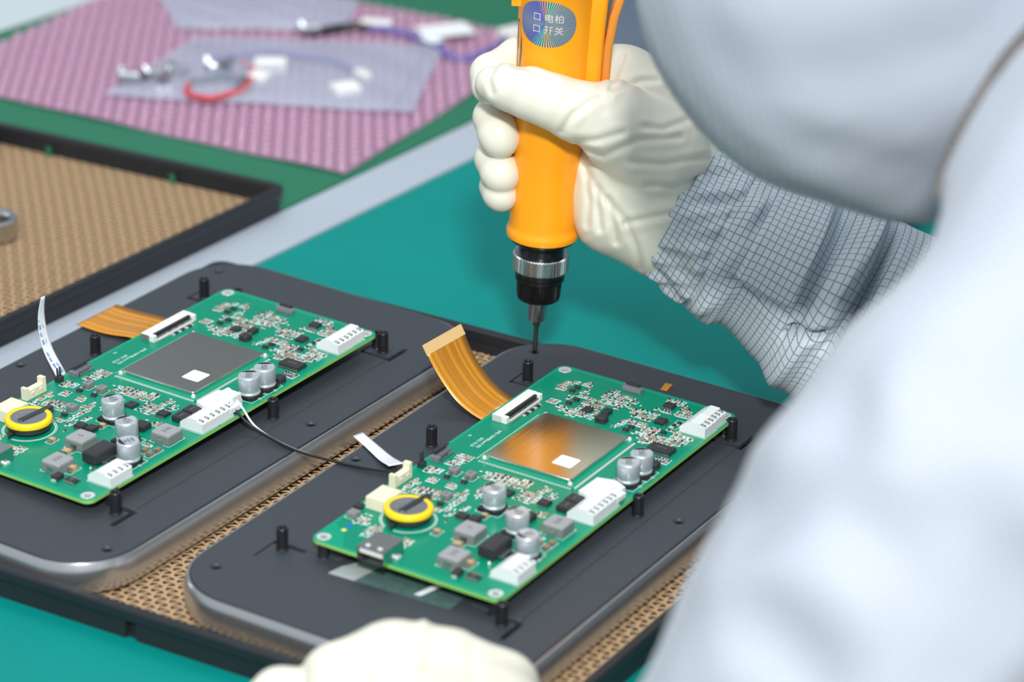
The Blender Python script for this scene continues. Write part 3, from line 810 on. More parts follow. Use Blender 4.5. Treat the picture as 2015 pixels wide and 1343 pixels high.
    # ---- chips
    def chip(name, cx, cy, sx, sy, h, pins=0, side='y', z0=.25, txt=None, mt='chip'):
        mb = MB(); mb.cbox(cx, cy, z0, sx, sy, h, 0, min(.3, h * .25)); c = part(name, mb, mt); reserve(cx, cy, sx + (3 if pins else .6), sy + (3 if pins else .6))
        if pins:
            mb = MB()
            span = (sx if side == 'y' else sy); pit = span / pins
            for k in range(pins):
                o_ = -span / 2 + pit * (k + .5)
                for s in (-1, 1):
                    if side == 'y':
                        mb.box(cx + o_ - pit * .28, cx + o_ + pit * .28, *sorted((cy + s * sy / 2, cy + s * (sy / 2 + .55))), h * .45, h * .62)
                        mb.box(cx + o_ - pit * .28, cx + o_ + pit * .28, *sorted((cy + s * (sy / 2 + .4), cy + s * (sy / 2 + 1.3))), .03, h * .5 if False else .3)
                        mb.box(cx + o_ - pit * .28, cx + o_ + pit * .28, *sorted((cy + s * (sy / 2 + .4), cy + s * (sy / 2 + .6))), .03, h * .6)
                    else:
                        mb.box(*sorted((cx + s * sx / 2, cx + s * (sx / 2 + .55))), cy + o_ - pit * .28, cy + o_ + pit * .28, h * .45, h * .62)
                        mb.box(*sorted((cx + s * (sx / 2 + .4), cx + s * (sx / 2 + 1.3))), cy + o_ - pit * .28, cy + o_ + pit * .28, .03, .3)
                        mb.box(*sorted((cx + s * (sx / 2 + .4), cx + s * (sx / 2 + .6))), cy + o_ - pit * .28, cy + o_ + pit * .28, .03, h * .6)
            mb.build('pins', 'tin', c)
        if txt:
            vs, fs = text_geo(txt[0], txt[1], 'CENTER'); mb = MB(); mb.add(vs, fs, 0, rotz(math.radians(txt[2])), (cx, cy, z0 + h + .015)); mb.build('figures', 'ferrite_side', c)
        return c
    chip('driver_chip', 78.3, -47.8, 11.6, 6.4, 1.9, 16, 'y', txt=('SM16703', 1.4, 180))
    chip('small_chip', 59.8, -7.0, 5.0, 4.2, 1.5, 4, 'y'); chip('small_chip', 64.4, -23.0, 4.4, 5.0, 1.5, 4, 'x')
    chip('small_chip', 30.6, -31.2, 4.3, 4.3, .9); chip('small_chip', 43.2, -120.9, 5.2, 5.2, .9)
    chip('small_chip', 61.5, -120.2, 5.0, 4.4, 1.5, 8, 'y')
    chip('small_chip', 38.8, -150.2, 5.0, 4.2, 1.6, 4, 'y'); chip('small_chip', 45.0, -150.0, 4.6, 4.6, 2.0)
    chip('power_chip', 72.1, -119.5, 7.0, 6.4, 2.8, txt=('SMCJ', 1.5, 90)); chip('power_chip', 71.8, -112.0, 7.0, 6.4, 2.8, txt=('SMCJ', 1.5, 90))
    chip('power_chip', 62.4, -135.9, 6.2, 6.0, 2.6)
    chip('diode', 39.6, -29.2, 3.6, 4.6, 1.9); chip('diode', 63.8, -192.8, 3.6, 4.6, 2.1); chip('diode', -2.0, -168.2, 3.4, 3.4, 1.9)
    for (x, y) in ((63.8, -195.5), (63.8, -190.2), (39.6, -26.6), (39.6, -31.8)): pads.cbox(x, y, .02, 2.2, 1.2, .8)
    c = chip('shunt_resistor', 70.4, -191.2, 6.0, 3.6, .8, txt=('100L', 1.7, 90))
    mb = MB()
    for s in (-1, 1): mb.cbox(70.4, -191.2 + s * 2.2, .03, 6.0, 1.1, .78)
    mb.build('terminal', 'tin', c)
    for (x, y) in ((13.6, -123.2), (22.3, -123.1), (24.7, -145.6), (15.0, -14.0), (14.8, -18.4), (21.2, -25.4), (20.0, -30.2), (55.1, -39.2), (55.8, -35.2), (70.4, -31.8)):
        chip('transistor', x, y, 2.6, 1.7, 1.1, 3, 'y')
    for (x, y) in ((9.7, -50.4), (9.7, -45.7), (9.9, -40.9), (70.8, -22.6), (71.8, -19.3)):
        chip('chip_resistor', x, y, 1.5, 2.4, .6); pads.cbox(x, y - 1.8, .02, 1.5, 1.0, .5); pads.cbox(x, y + 1.8, .02, 1.5, 1.0, .5)
    frame_line(69.4, -25.4, 73.6, -16.6)
    # ---- ceramic capacitors
    def mlcc(cx, cy, sx, sy, h, mt):
        mb = MB(); mb.cbox(cx, cy, .1, sx, sy * .62, h, 0, .15); c = part('ceramic_capacitor', mb, mt)
        mb = MB()
        for s in (-1, 1): mb.cbox(cx, cy + s * sy * .41, .05, sx * 1.02, sy * .22, h + .07, 0, .12); mb.cbox(cx, cy + s * sy * .6, .02, sx * 1.1, sy * .3, .12)
        mb.build('terminal', 'tin', c); frame_line(cx - sx * .7, cy - sy * .85, cx + sx * .7, cy + sy * .85); reserve(cx, cy, sx + 1, sy * 1.6)
    mlcc(50.7, -172.8, 3.4, 4.6, 2.0, 'ceramic_tan'); mlcc(63.4, -183.2, 3.4, 4.6, 2.0, 'ceramic_tan'); mlcc(46.3, -144.3, 2.4, 3.0, 1.5, 'ceramic_tan'); mlcc(37.2, -167.3, 2.8, 3.4, 1.4, 'ceramic_tan')
    mlcc(82.4, -153.6, 2.4, 3.0, 1.5, 'ceramic_brown'); mlcc(78.0, -152.0, 2.4, 3.0, 1.5, 'ceramic_brown'); mlcc(82.6, -148.8, 2.4, 3.0, 1.5, 'ceramic_brown')
    # ---- white wire connectors along the right edge
    def header(cx0, cx1, y0, y1, n, h=6.2, back=None):
        k = 3.6
        prof = [(cx0, .1), (cx0, 2.6), (cx0 + 1.5, 4.0), (cx0 + 4.0, h - .5), (cx0 + 5, h), (cx1 - 3.2, h), (cx1 - 3.0, h - 1.0), (cx1 - .4, h - 1.1), (cx1, h - 1.5), (cx1, .1)]
        ys = np.linspace(y0, y1, 2 * n + 1); mb = MB()
        L = []
        for j, y in enumerate(ys):
            dip = .35 if j % 2 else 0.0
            L.append([(x, y, z - (dip if z > 3.5 else 0)) for x, z in prof])
        mb.loft([list(reversed(l)) for l in L], 0, True, True)
        c = part('wire_header', mb, 'nylon', 25); reserve((cx0 + cx1) / 2, (y0 + y1) / 2, cx1 - cx0 + 1, y1 - y0 + 1)
        for j in range(n):
            y = y0 + (y1 - y0) * (j + .5) / n
            mb = MB(); mb.box(cx1 - 5.4, cx1 - .8, y - .32, y + .32, h - .95, h - .4); mb.box(cx1 - 1.2, cx1 - .6, y - .32, y + .32, h - 2, h - .5); mb.build('pin', 'tin', c)
        frame_line(cx0 - .5, y0 - .6, cx1 + .5, y1 + .6)
    header(75.6, 88.8, -186.6, -172.6, 4); header(75.4, 88.4, -125.0, -113.9, 3); header(75.4, 88.4, -113.7, -103.2, 3)
    header(75.4, 88.4, -26.0, -15.6, 3); header(75.4, 88.0, -15.4, -5.4, 3)
    mb = MB(); mb.prism([(71.4, -108.6), (77, -110.0), (86.5, -103.0), (86.5, -94.5), (80.5, -91.6), (71.8, -94.0)], .2, 5.4, 0, .7)
    c = part('plug_socket', mb, 'nylon', 25); reserve(79, -101, 16, 18)
    mb = MB(); mb.box(76, 84, -101.4, -99.2, 5.35, 6.6, 0, .3); mb.box(83.6, 88.6, -105.0, -97.5, 1.8, 4.4, 0, .4); mb.build('latch', 'nylon', c)
    mb = MB(); mb.box(79.5, 83.0, -103.8, -102.8, 5.35, 5.75); mb.build('pin', 'tin', c)
    # ---- cream connectors on the left edge
    mb = MB(); mb.box(0.2, 10.4, -166.2, -153.4, .2, 6.0, 0, .35); c = part('cream_connector', mb, 'cream'); reserve(5, -160, 11, 14)
    mb = MB()
    for k in range(5): mb.box(10.3, 11.2, -164.5 + k * 2.3, -163.7 + k * 2.3, .1, 1.0)
    mb.build('pins', 'tin', c)
    mb = MB()
    x0, x1 = -2.6, 0.8
    mb.box(x0, x1, -144.3, -131.2, .1, 4.6, 0, .15); mb.box(x0, x1, -144.3, -142.6, 4.5, 6.2, 0, .15); mb.box(x0, x1, -133.4, -131.2, 4.5, 7.6, 0, .15)
    mb.box(x1, x1 + .5, -140.8, -139.6, 2.4, 3.4); mb.box(x1, x1 + .5, -135.4, -134.2, 2.4, 3.4)
    part('slim_connector', mb, 'cream'); reserve(-1, -137.8, 4, 14)
    mb = MB(); mb.box(-2.6, 0.2, -122.2, -118.8, .1, 2.8, 0, .3); c = part('pin_header', mb, 'chip'); reserve(-1.2, -120.5, 4, 4)
    for y in (-121.4, -119.6): mb = MB(); mb.box(-1.5, -.9, y - .3, y + .3, 2.6, 7.2); mb.build('pin', 'strap', c)
    # ---- flat cable sockets
    mb = MB(); mb.box(0.0, 5.0, -64.4, -33.4, .1, 3.6, 0, .4); mb.box(0.0, 7.8, -64.4, -62.2, .1, 3.4, 0, .3); mb.box(0.0, 7.8, -35.6, -33.4, .1, 3.4, 0, .3); mb.box(5.0, 7.8, -62.2, -35.6, .1, 1.0)
    c = part('flat_cable_socket', mb, 'white_plastic', 30); reserve(4, -49, 10, 33)
    mb = MB(); mb.box(5.0, 6.3, -62.0, -35.8, .8, 3.3, 0, .2); mb.build('latch_bar', 'chip', c)
    mb = MB(); mb.box(6.5, 7.5, -62.0, -35.8, .9, 2.0, 0, .2); mb.box(7.6, 8.9, -61.5, -36.0, .02, .3); mb.build('contact_row', 'tin', c)
    mb = MB(); mb.box(-1.4, 1.6, -113.2, -101.4, .1, 2.2, 0, .2); mb.box(-1.4, 3.2, -113.8, -111.8, .1, 2.6, 0, .2); c = part('grey_socket', mb, 'grey_plastic'); reserve(1, -107.5, 6, 14)
    mb = MB(); a = math.radians(28); mb.box(0, 3.6, -5.2, 5.2, 0, .6, 0, 0, np.array([[math.cos(a), 0, -math.sin(a)], [0, 1, 0], [math.sin(a), 0, math.cos(a)]]), (-2.2, -106.8, 2.2)); mb.build('flip_lid', 'chip', c)
    mb = MB(); mb.box(1.7, 3.6, -111.5, -102.0, .05, 1.2, 0, .2); mb.build('contact_row', 'tin', c)
    mb = MB(); mb.box(32.8, 42.6, -3.6, -0.6, .1, 2.4, 0, .25); c = part('grey_socket', mb, 'grey_plastic'); reserve(37.7, -2.6, 11, 6)
    mb = MB(); mb.box(33.6, 40.6, -1.4, 0.2, 2.2, 3.4, 0, .2); mb.build('flip_lid', 'chip', c)
    mb = MB(); mb.box(33.8, 41.8, -5.0, -3.5, .05, .7); mb.build('contact_row', 'tin', c)
    # ---- coin cell with yellow sleeve
    cx, cy = 20.8, -164.3
    mb = MB(); mb.lathe([(9.4, 1.4), (9.8, 1.6), (9.8, 4.2), (9.6, 4.4)], 40, 0, (cx, cy)); cell = part('coin_cell', mb, 'chip', 40); reserve(cx, cy, 24, 22)
    mb = MB(); mb.lathe([(9.7, 3.9), (10.6, 4.3), (10.75, 5.1), (10.6, 6.2), (10.1, 6.7), (8.9, 6.75), (8.2, 6.6), (8.1, 6.2)], 48, 0, (cx, cy), cap=False); mb.build('sleeve', 'yellow', cell, 50)
    mb = MB(); mb.lathe([(8.4, 6.0), (8.3, 6.4), (0, 6.42)], 40, 0, (cx, cy)); mb.build('steel_face', 'cell_steel', cell, 40)
    mb = MB(); P = [(cx - 1.4, cy - 5.6), (cx, cy - 6.6), (cx + 1.4, cy - 5.6), (cx + 2.7, cy + 11.2), (cx - .1, cy + 11.6)]; mb.prism(P, 6.5, 6.95, 0, .1)
    mb.box(cx - .1, cx + 2.7, cy + 11.2, cy + 13.6, 3.5, 6.8); mb.build('contact_strap', 'strap', cell)
    mb = MB(); mb.box(cx - 2.2, cx + .8, cy - 12.4, cy - 9.0, 2.2, 2.9); mb.box(cx - 1.2, cx - .2, cy - 12.6, cy - 11.6, .05, 2.6); mb.build('contact_leg', 'strap', cell)
    for (s, dy, sz) in (('CR2032', 2.0, 1.8), ('+', -3.0, 3.0)):
        vs, fs = text_geo(s, sz, 'CENTER'); mb = MB(); mb.add(vs, fs, 0, rotz(math.radians(60)), (cx - 4.2, cy + dy, 6.45)); mb.build('figures', 'ferrite', cell)
    for r0, r1 in ((11.3, 11.7), (12.1, 12.4)):
        n = 72
        for k in range(n):
            if 20 < k < 30 or 48 < k < 54: continue
            a0, a1 = 2 * math.pi * k / n, 2 * math.pi * (k + 1) / n
            silk.add([(cx + r * math.cos(a), cy + r * math.sin(a), .04) for r, a in ((r0, a0), (r1, a0), (r1, a1), (r0, a1))], [(0, 1, 2, 3)])
    # ---- usb socket overhanging the near edge
    x0, x1, y0, y1 = 22.4, 35.5, -205.2, -190.2
    mb = MB()
    mb.box(x0, x1, y0, y1, 6.2, 6.7, 0, .2); mb.box(x0, x1, y0, y1, .1, .5); mb.box(x0, x0 + .4, y0, y1, .3, 6.4); mb.box(x1 - .4, x1, y0, y1, .3, 6.4); mb.box(x0, x1, y1 - .4, y1, .3, 6.4)
    c = part('usb_socket', mb, 'tin'); reserve(29, -196, 16, 14)
    mb = MB(); mb.box(x0 + .8, x1 - .8, y0 + .6, y1 - .5, 3.6, 5.5, 0, .2); mb.build('tongue', 'white_plastic', c)
    mb = MB()
    for x in (26.0, 32.0): mb.lathe([(1.2, 6.7), (1.0, 6.95), (0, 7.0)], 12, 0, (x, -202.4))
    mb.build('dimple', 'solder', c, 60)
    mb = MB(); mb.box(x1, x1 + 1.4, -196.6, -193.8, .05, 1.6, 0, .5); mb.box(x0 - 1.4, x0, -196.6, -193.8, .05, 1.6, 0, .5); mb.build('shell_tab', 'solder', c)
    # ---- dense small parts, cluster by cluster
    CL = [[(4.9, -18.1), (6.7, -10.5), (18.5, -4.6), (22.1, -16.0), (14.0, -19.3)], [(10.8, -33.6), (10.7, -28.6), (15.9, -29.2), (15.7, -34.3)],
          [(17.1, -36.1), (14.5, -21.1), (22.9, -18.6), (34.8, -20.0), (37.0, -37.0), (26.5, -40.6)], [(28.0, -15.5), (29.1, -5.6), (46.4, -10.3), (41.1, -22.4)],
          [(45.3, -18.1), (52.1, -15.2), (59.0, -16.0), (58.4, -25.4), (50.1, -24.6)], [(54.8, -12.8), (55.0, 1.6), (63, 1.2), (73.4, -8.6), (72, -12.4), (64.2, -12)],
          [(46.6, -40.2), (50.2, -27.8), (60.2, -26.3), (64.8, -36.8), (58.2, -42)], [(64.2, -46.2), (63.0, -29.0), (73.6, -27.2), (86.0, -29.5), (85.2, -36), (79.9, -40.2)],
          [(78.4, -57.8), (78.4, -52.6), (87.4, -52.6), (87.4, -57.8)], [(3.6, -114.5), (5.2, -99.1), (12.9, -99.6), (13.4, -106), (9.0, -112.6)], [(1.8, -124), (1.8, -117.6), (7.6, -117.6), (7.6, -124)],
          [(7.4, -130.5), (7.2, -125.0), (11.8, -125.0), (12.3, -130.5)], [(17.2, -130.6), (17.2, -125), (22.4, -124.6), (22.6, -130.6)], [(8.3, -143.4), (8.2, -135.6), (19.8, -136.0), (20.2, -143.4)],
          [(2.4, -145.0), (2.4, -130.2), (6.4, -130.2), (6.4, -145.0)], [(26.4, -142), (24.6, -133.6), (27.2, -128.6), (31.4, -132.9), (31.2, -141)], [(21.2, -152), (25.6, -148.2), (29.9, -141.6), (31.4, -148.2), (28, -152)],
          [(29.4, -157.6), (32.6, -148.4), (35.4, -148.4), (35.8, -157.6)], [(33.6, -144.8), (33.6, -140.2), (37.6, -140.2), (37.6, -144.8)], [(25.6, -114.5), (25.6, -106.4), (47.8, -105.4), (48.2, -114.6)],
          [(47.0, -123.6), (46.2, -115.4), (52.5, -115.0), (53.6, -107.4), (56.6, -107.4), (57.2, -122.6)], [(58.2, -115.6), (58.2, -108.4), (62.2, -108.4), (62.2, -115.6)], [(63, -132.8), (63, -126.6), (68.2, -126.6), (68.2, -132.8)],
          [(70.2, -147.6), (70.2, -143.6), (77.4, -143.6), (77.4, -147.6)], [(33.0, -132.6), (30.6, -121), (37.4, -117), (38.4, -130)], [(2.6, -181), (2.6, -170), (10.2, -168.2), (10.2, -178)],
          [(-3.6, -165), (-3.6, -154), (-.8, -152), (-.8, -165)], [(11.0, -188), (11.0, -177), (16.0, -177), (21.6, -186.4)], [(24, -188.4), (24, -180), (33, -178.6), (33, -188.4)], [(66.6, -44.6), (66.6, -42), (72, -42), (72, -44.6)]]
    for ci, poly in enumerate(CL):
        xs = [p[0] for p in poly]; ys = [p[1] for p in poly]; al = 'x' if ci % 3 == 1 else 'y'
        px_, py_ = (2.45, 1.6) if al == 'x' else (1.6, 2.45)
        y = min(ys) + .9
        while y < max(ys):
            x = min(xs) + .9 + (rnd.random() - .5) * .6
            while x < max(xs):
                if inside((x, y), poly) and not blocked(x, y):
                    k = rnd.random()
                    if k < .80: smd(x, y, al, .92 + .22 * rnd.random())
                    elif k < .97: dash(x, y, al)
                x += px_
            y += py_
    for k in range(46):
        x, y = rnd.uniform(-2, 86), rnd.uniform(-195, -2)
        if not blocked(x, y, 1.6): dash(x, y, rnd.choice('xy'))
    # fine silkscreen type
    for s, sz, x, y, rot in (('JMD-104MBoard V02', 2.3, 8.8, -71.3, -90), ('2021.12.25', 2.3, 6.0, -81.6, -90), ('R2', 1.8, -.2, -82.0, -90)):
        vs, fs = text_geo(s, sz); R = rotz(math.radians(rot)); silk.add(vs, fs, 0, R, (x, y, .045))
    # board traces as faint ridges under the mask
    for k in range(90):
        x, y = rnd.uniform(2, 84), rnd.uniform(-190, -4)
        if blocked(x, y, .2): continue
        l = rnd.uniform(4, 16)
        if rnd.random() < .5: tr.box(x, min(86, x + l), y, y + .22, .0, .03)
        else: tr.box(x, x + .22, max(-196, y - l), y, .0, .03)
    for mbb, nm, ms in ((silk, 'silkscreen', ['silk']), (pads, 'solder_pads', ['solder']), (tiny, 'tiny_components', ['chip', 'ceramic_tan', 'ceramic_brown', 'tin']), (tr, 'copper_traces', ['trace'])):
        o = mbb.build(nm, ms, t); tag(o, kind='stuff')
    for (x, y, mt) in ((3.6, -183.7, 'blue_dot'), (3.6, -187.4, 'yellow_dot')):
        mb = MB(); mb.lathe([(1.15, 0), (1.0, .12), (0, .15)], 14, 0, (x, y)); part('ink_dot', mb, mt)
    return t

boardB = build_board('green circuit board nearest the white sleeve, its metal can reflecting the orange driver')
boardB.location = (0, 0, 30 * MM)
boardA = copy_tree(boardB)
boardA['label'] = 'green circuit board on the left unit, with a black wire plugged in'
_X = Vector((0.99835, -0.0519, 0.0230)).normalized()
_Y = Vector((0.0515, 0.9984, 0.0219)); _Y = (_Y - _X * _X.dot(_Y)).normalized(); _Z = _X.cross(_Y)
boardA.matrix_world = Matrix.Translation((-180.8 * MM, -20.06 * MM, 30.48 * MM)) @ Matrix((_X, _Y, _Z)).transposed().to_4x4()

# wire from the left board across to the right one
w = thing('cable', 'thin black and white wire running between the two circuit boards', 'cable', (0, 0, 0))
def smooth_path(pts, n=60):
    pts = np.array(pts, float); s = np.r_[0, np.cumsum(np.linalg.norm(np.diff(pts, axis=0), axis=1))]; tt = np.linspace(0, s[-1], n)
    q = np.stack([np.interp(tt, s, pts[:, k]) for k in range(3)], 1)
    for _ in range(8): q[1:-1] = .5 * q[1:-1] + .25 * (q[:-2] + q[2:])
    return q
mb = MB(); mb.tube(smooth_path([(-101.5, -126.5, 35.5), (-97, -126, 32), (-92.4, -125, 27), (-83.5, -124.1, 23.6), (-70, -126.8, 22.8), (-58.9, -127.3, 22.3), (-45.9, -126.1, 22.4), (-33.3, -124.6, 22.4), (-20.3, -123.8, 23.6), (-8.4, -125.6, 26.5), (-3.2, -127, 29.5)]), .62, 8); mb.build('black_wire', 'wire_black', w, 60)
mb = MB(); mb.tube(smooth_path([(-99.8, -122.2, 35.5), (-95.6, -122.6, 32), (-91.4, -123.4, 26.5), (-83.0, -122.9, 22.6), (-69.6, -125.4, 22.0), (-58.6, -125.9, 21.6), (-45.7, -124.8, 21.7), (-33.1, -123.3, 21.7), (-20.1, -122.5, 22.6), (-8.2, -124.2, 25.8), (-3.0, -125.6, 29)]), .55, 8); mb.build('white_wire', 'wire_white', w, 60)
mb = MB(); mb.box(-4, 4, -3, 3, 0, 4.4, 0, .5, rotz(-.05), (-103.5, -122.5, 34.2)); mb.box(-3.4, -1.4, -2.4, 2.4, 4.3, 5.2, 0, .3, rotz(-.05), (-103.5, -122.5, 34.2)); mb.build('plug', 'nylon', w)

# ================================================================== electric screwdriver
drv = thing('electric_screwdriver', 'orange electric screwdriver held upright with its bit in the plate hole', 'screwdriver', (-32.2, 26, 18))
_zax = Vector((0.0255, 0.0158, 1)).normalized(); _xax = (Vector((0.8508, 0.5255, 0)) - _zax * _zax.dot(Vector((0.8508, 0.5255, 0)))).normalized(); _yax = _zax.cross(_xax)
drv.rotation_euler = Matrix((_xax, _yax, _zax)).transposed().to_euler()
def knurled(mb, prof, teeth, depth, mi=0):
    n = teeth * 4; loops = []
    for r, z in prof:
        loops.append([((r - (depth if k % 4 >= 2 else 0)) * math.cos(2 * math.pi * k / n), (r - (depth if k % 4 >= 2 else 0)) * math.sin(2 * math.pi * k / n), z) for k in range(n)])
    mb.loft(loops, mi, True, True)
mb = MB(); mb.lathe([(0.0, 0), (.9, .6), (1.15, 1.4), (1.15, 16.2), (1.9, 17.0), (1.9, 20.5)], 16); mb.build('bit', 'bit_steel', drv, 35)
mb = MB(); mb.lathe([(4.3, 20), (4.75, 20.6), (4.75, 31.5)], 28); mb.build('bit_holder', 'chrome', drv, 35)
mb = MB(); knurled(mb, [(8.6, 30.8), (10.0, 31.6), (10.4, 33), (10.9, 41.5)], 36, .45); mb.lathe([(11.3, 41.2), (11.9, 41.8), (11.9, 43.4), (11.4, 43.6), (11.4, 44.2), (12.0, 44.4), (12.0, 46.8)], 40); mb.build('nose_cap', 'black_plastic', drv, 30)
mb = MB(); knurled(mb, [(12.9, 46.6), (13.3, 47.1), (13.3, 54.2), (12.9, 54.7)], 52, .55); mb.build('adjusting_ring', 'chrome', drv, 20)
mb = MB(); mb.lathe([(10.8, 54), (10.8, 58.6), (13.8, 61.2), (15.8, 62.6), (16.0, 64.0)], 40); mb.build('collar', 'black_plastic', drv, 30)
body_prof = [(15.8, 63.4), (17.0, 64.2), (17.3, 66), (17.0, 67.6), (16.2, 69.0), (16.0, 71), (16.2, 100), (16.8, 140), (17.5, 170), (17.8, 187), (18.8, 189), (19.2, 192), (19.2, 214), (17.5, 228), (12, 236), (6, 238)]
mb = MB(); mb.lathe(body_prof, 64)
def rr_loop(cx, cy, hx, hy, r, z): return [(x, y, z) for x, y in rrect(hx, hy, r, 5, cx, cy)]
mb.loft([rr_loop(13, 0, 2.0, 5.0, 1.5, 118), rr_loop(15, 0, 4.0, 7.0, 2.5, 128), rr_loop(17, 0, 5.0, 8.0, 3, 140), rr_loop(17.5, 0, 5.0, 8.5, 3, 170), rr_loop(18.5, 0, 5.5, 9, 3, 205), rr_loop(15, 0, 2.5, 5.0, 2, 214)], 0, True, True)
mb.box(-21.0, -16.5, -6, 4, 178.6, 198, 0, 1.2)
mb.build('body', 'orange', drv, 35)
mb = MB(); mb.loft([rr_loop(21.6, 0, 1.0, 3.6, .8, 126), rr_loop(23.8, 0, 1.9, 4.6, 1.2, 132), rr_loop(24.2, 0, 2.1, 4.6, 1.4, 146), rr_loop(24.4, 0, 2.1, 4.8, 1.4, 160), rr_loop(26.2, 0, 2.2, 4.8, 1.4, 175), rr_loop(30.0, 0, 2.2, 4.8, 1.4, 190), rr_loop(34, 0, 2.0, 4.6, 1.2, 198)], 0, True, True)
mb.build('start_lever', 'amber_clear', drv, 35)
# holographic oval sticker wrapped on the body, with its printed characters
def on_body(arc, s, lift=.08):
    r = float(np.interp(s, [p[1] for p in body_prof], [p[0] for p in body_prof])) + lift; ph = arc / 17.1
    return (r * math.sin(ph), -r * math.cos(ph), s)
mb = MB(); uvs = []; NR, NA = 6, 48
for i in range(NR + 1):
    for k in range(NA):
        a = 2 * math.pi * k / NA; rr = i / NR
        ex = 14.0 * rr * abs(math.cos(a)) ** .9 * (1 if math.cos(a) > 0 else -1); ey = 10.9 * rr * abs(math.sin(a)) ** .9 * (1 if math.sin(a) > 0 else -1)
        mb.v.append(np.array(on_body(-5.2 + ex, 174.2 + ey))); uvs.append((rr * math.cos(a), rr * math.sin(a)))
for i in range(NR):
    for k in range(NA): mb.f.append((i * NA + k, i * NA + (k + 1) % NA, (i + 1) * NA + (k + 1) % NA, (i + 1) * NA + k)); mb.m.append(0)
st = mb.build('hologram_sticker', 'hologram', drv, 60, uvs); tag(st, 'silver oval hologram sticker with printed characters')
mb = MB()
for s, arc, z in (('\u53e3', -9.4, 177.0), ('\u53e3', -9.4, 171.3), ('\u7535', -3.8, 177.0), ('\u5f00', -3.8, 171.3), ('\u67cf', 0.9, 177.0), ('\u5173', 0.9, 171.3)):
    vs, fs = text_geo(s, 4.4, 'CENTER')
    mb.add([on_body(arc + v[0], z + v[1], .16) for v in vs], fs)
mb.build('sticker_characters', 'holo_print', st)
mb = MB(); P = [on_body(a, z, .1) for a, z in ((-21.5, 148), (-19.5, 150), (-18.2, 156), (-18.6, 164), (-21.5, 172), (-24, 172), (-24, 148))]; mb.add(P, [tuple(range(len(P)))]); mb.build('foil_label', 'strap', drv)
mb = MB(); a = math.radians(-19); R = np.array([[math.cos(a), 0, 0], [0, 1, 0], [0, 0, 1.0]])
def rad_disc(prof, ph, s, n=18):
    c, si = math.cos(ph), math.sin(ph); out = []
    for r, d in prof:
        L = []
        for k in range(n):
            u, v = r * math.cos(2 * math.pi * k / n), r * math.sin(2 * math.pi * k / n); L.append((si * d + c * u, -c * d + si * u, s + v))
        out.append(L)
    return out
mb.loft(rad_disc([(2.1, 15.2), (2.1, 15.75), (1.7, 15.95), (1.6, 15.7), (0.7, 15.6), (.5, 15.2)], -.27, 79.4), 0, False, True); mb.build('body_screw', 'bit_steel', drv, 40)
mb = MB(); mb.tube([(0, 0, 236), (0, 0, 262), (20, 30, 300), (90, 140, 340), (180, 320, 330)], [5, 4, 3, 3, 3], 10); mb.build('power_cord', 'black_plastic', drv, 60)

# ================================================================== person: coverall, sleeve, gloves
HO = np.array([-28.9, 28.1, 148.9]); HK = 4.2456
def hp(px, py, d): Y = (200 - py) / HK; return ((px - 1084) / HK, Y, d + .466 * Y)
def hpr(px, py, d, r): return (*hp(px, py, d), r)
def seg2(P2, a, b):
    a = np.array(a); b = np.array(b); ab = b - a; h = np.clip(((P2 - a) @ ab) / (ab @ ab), 0, 1); return np.linalg.norm(P2 - a - h[:, None] * ab, axis=1)

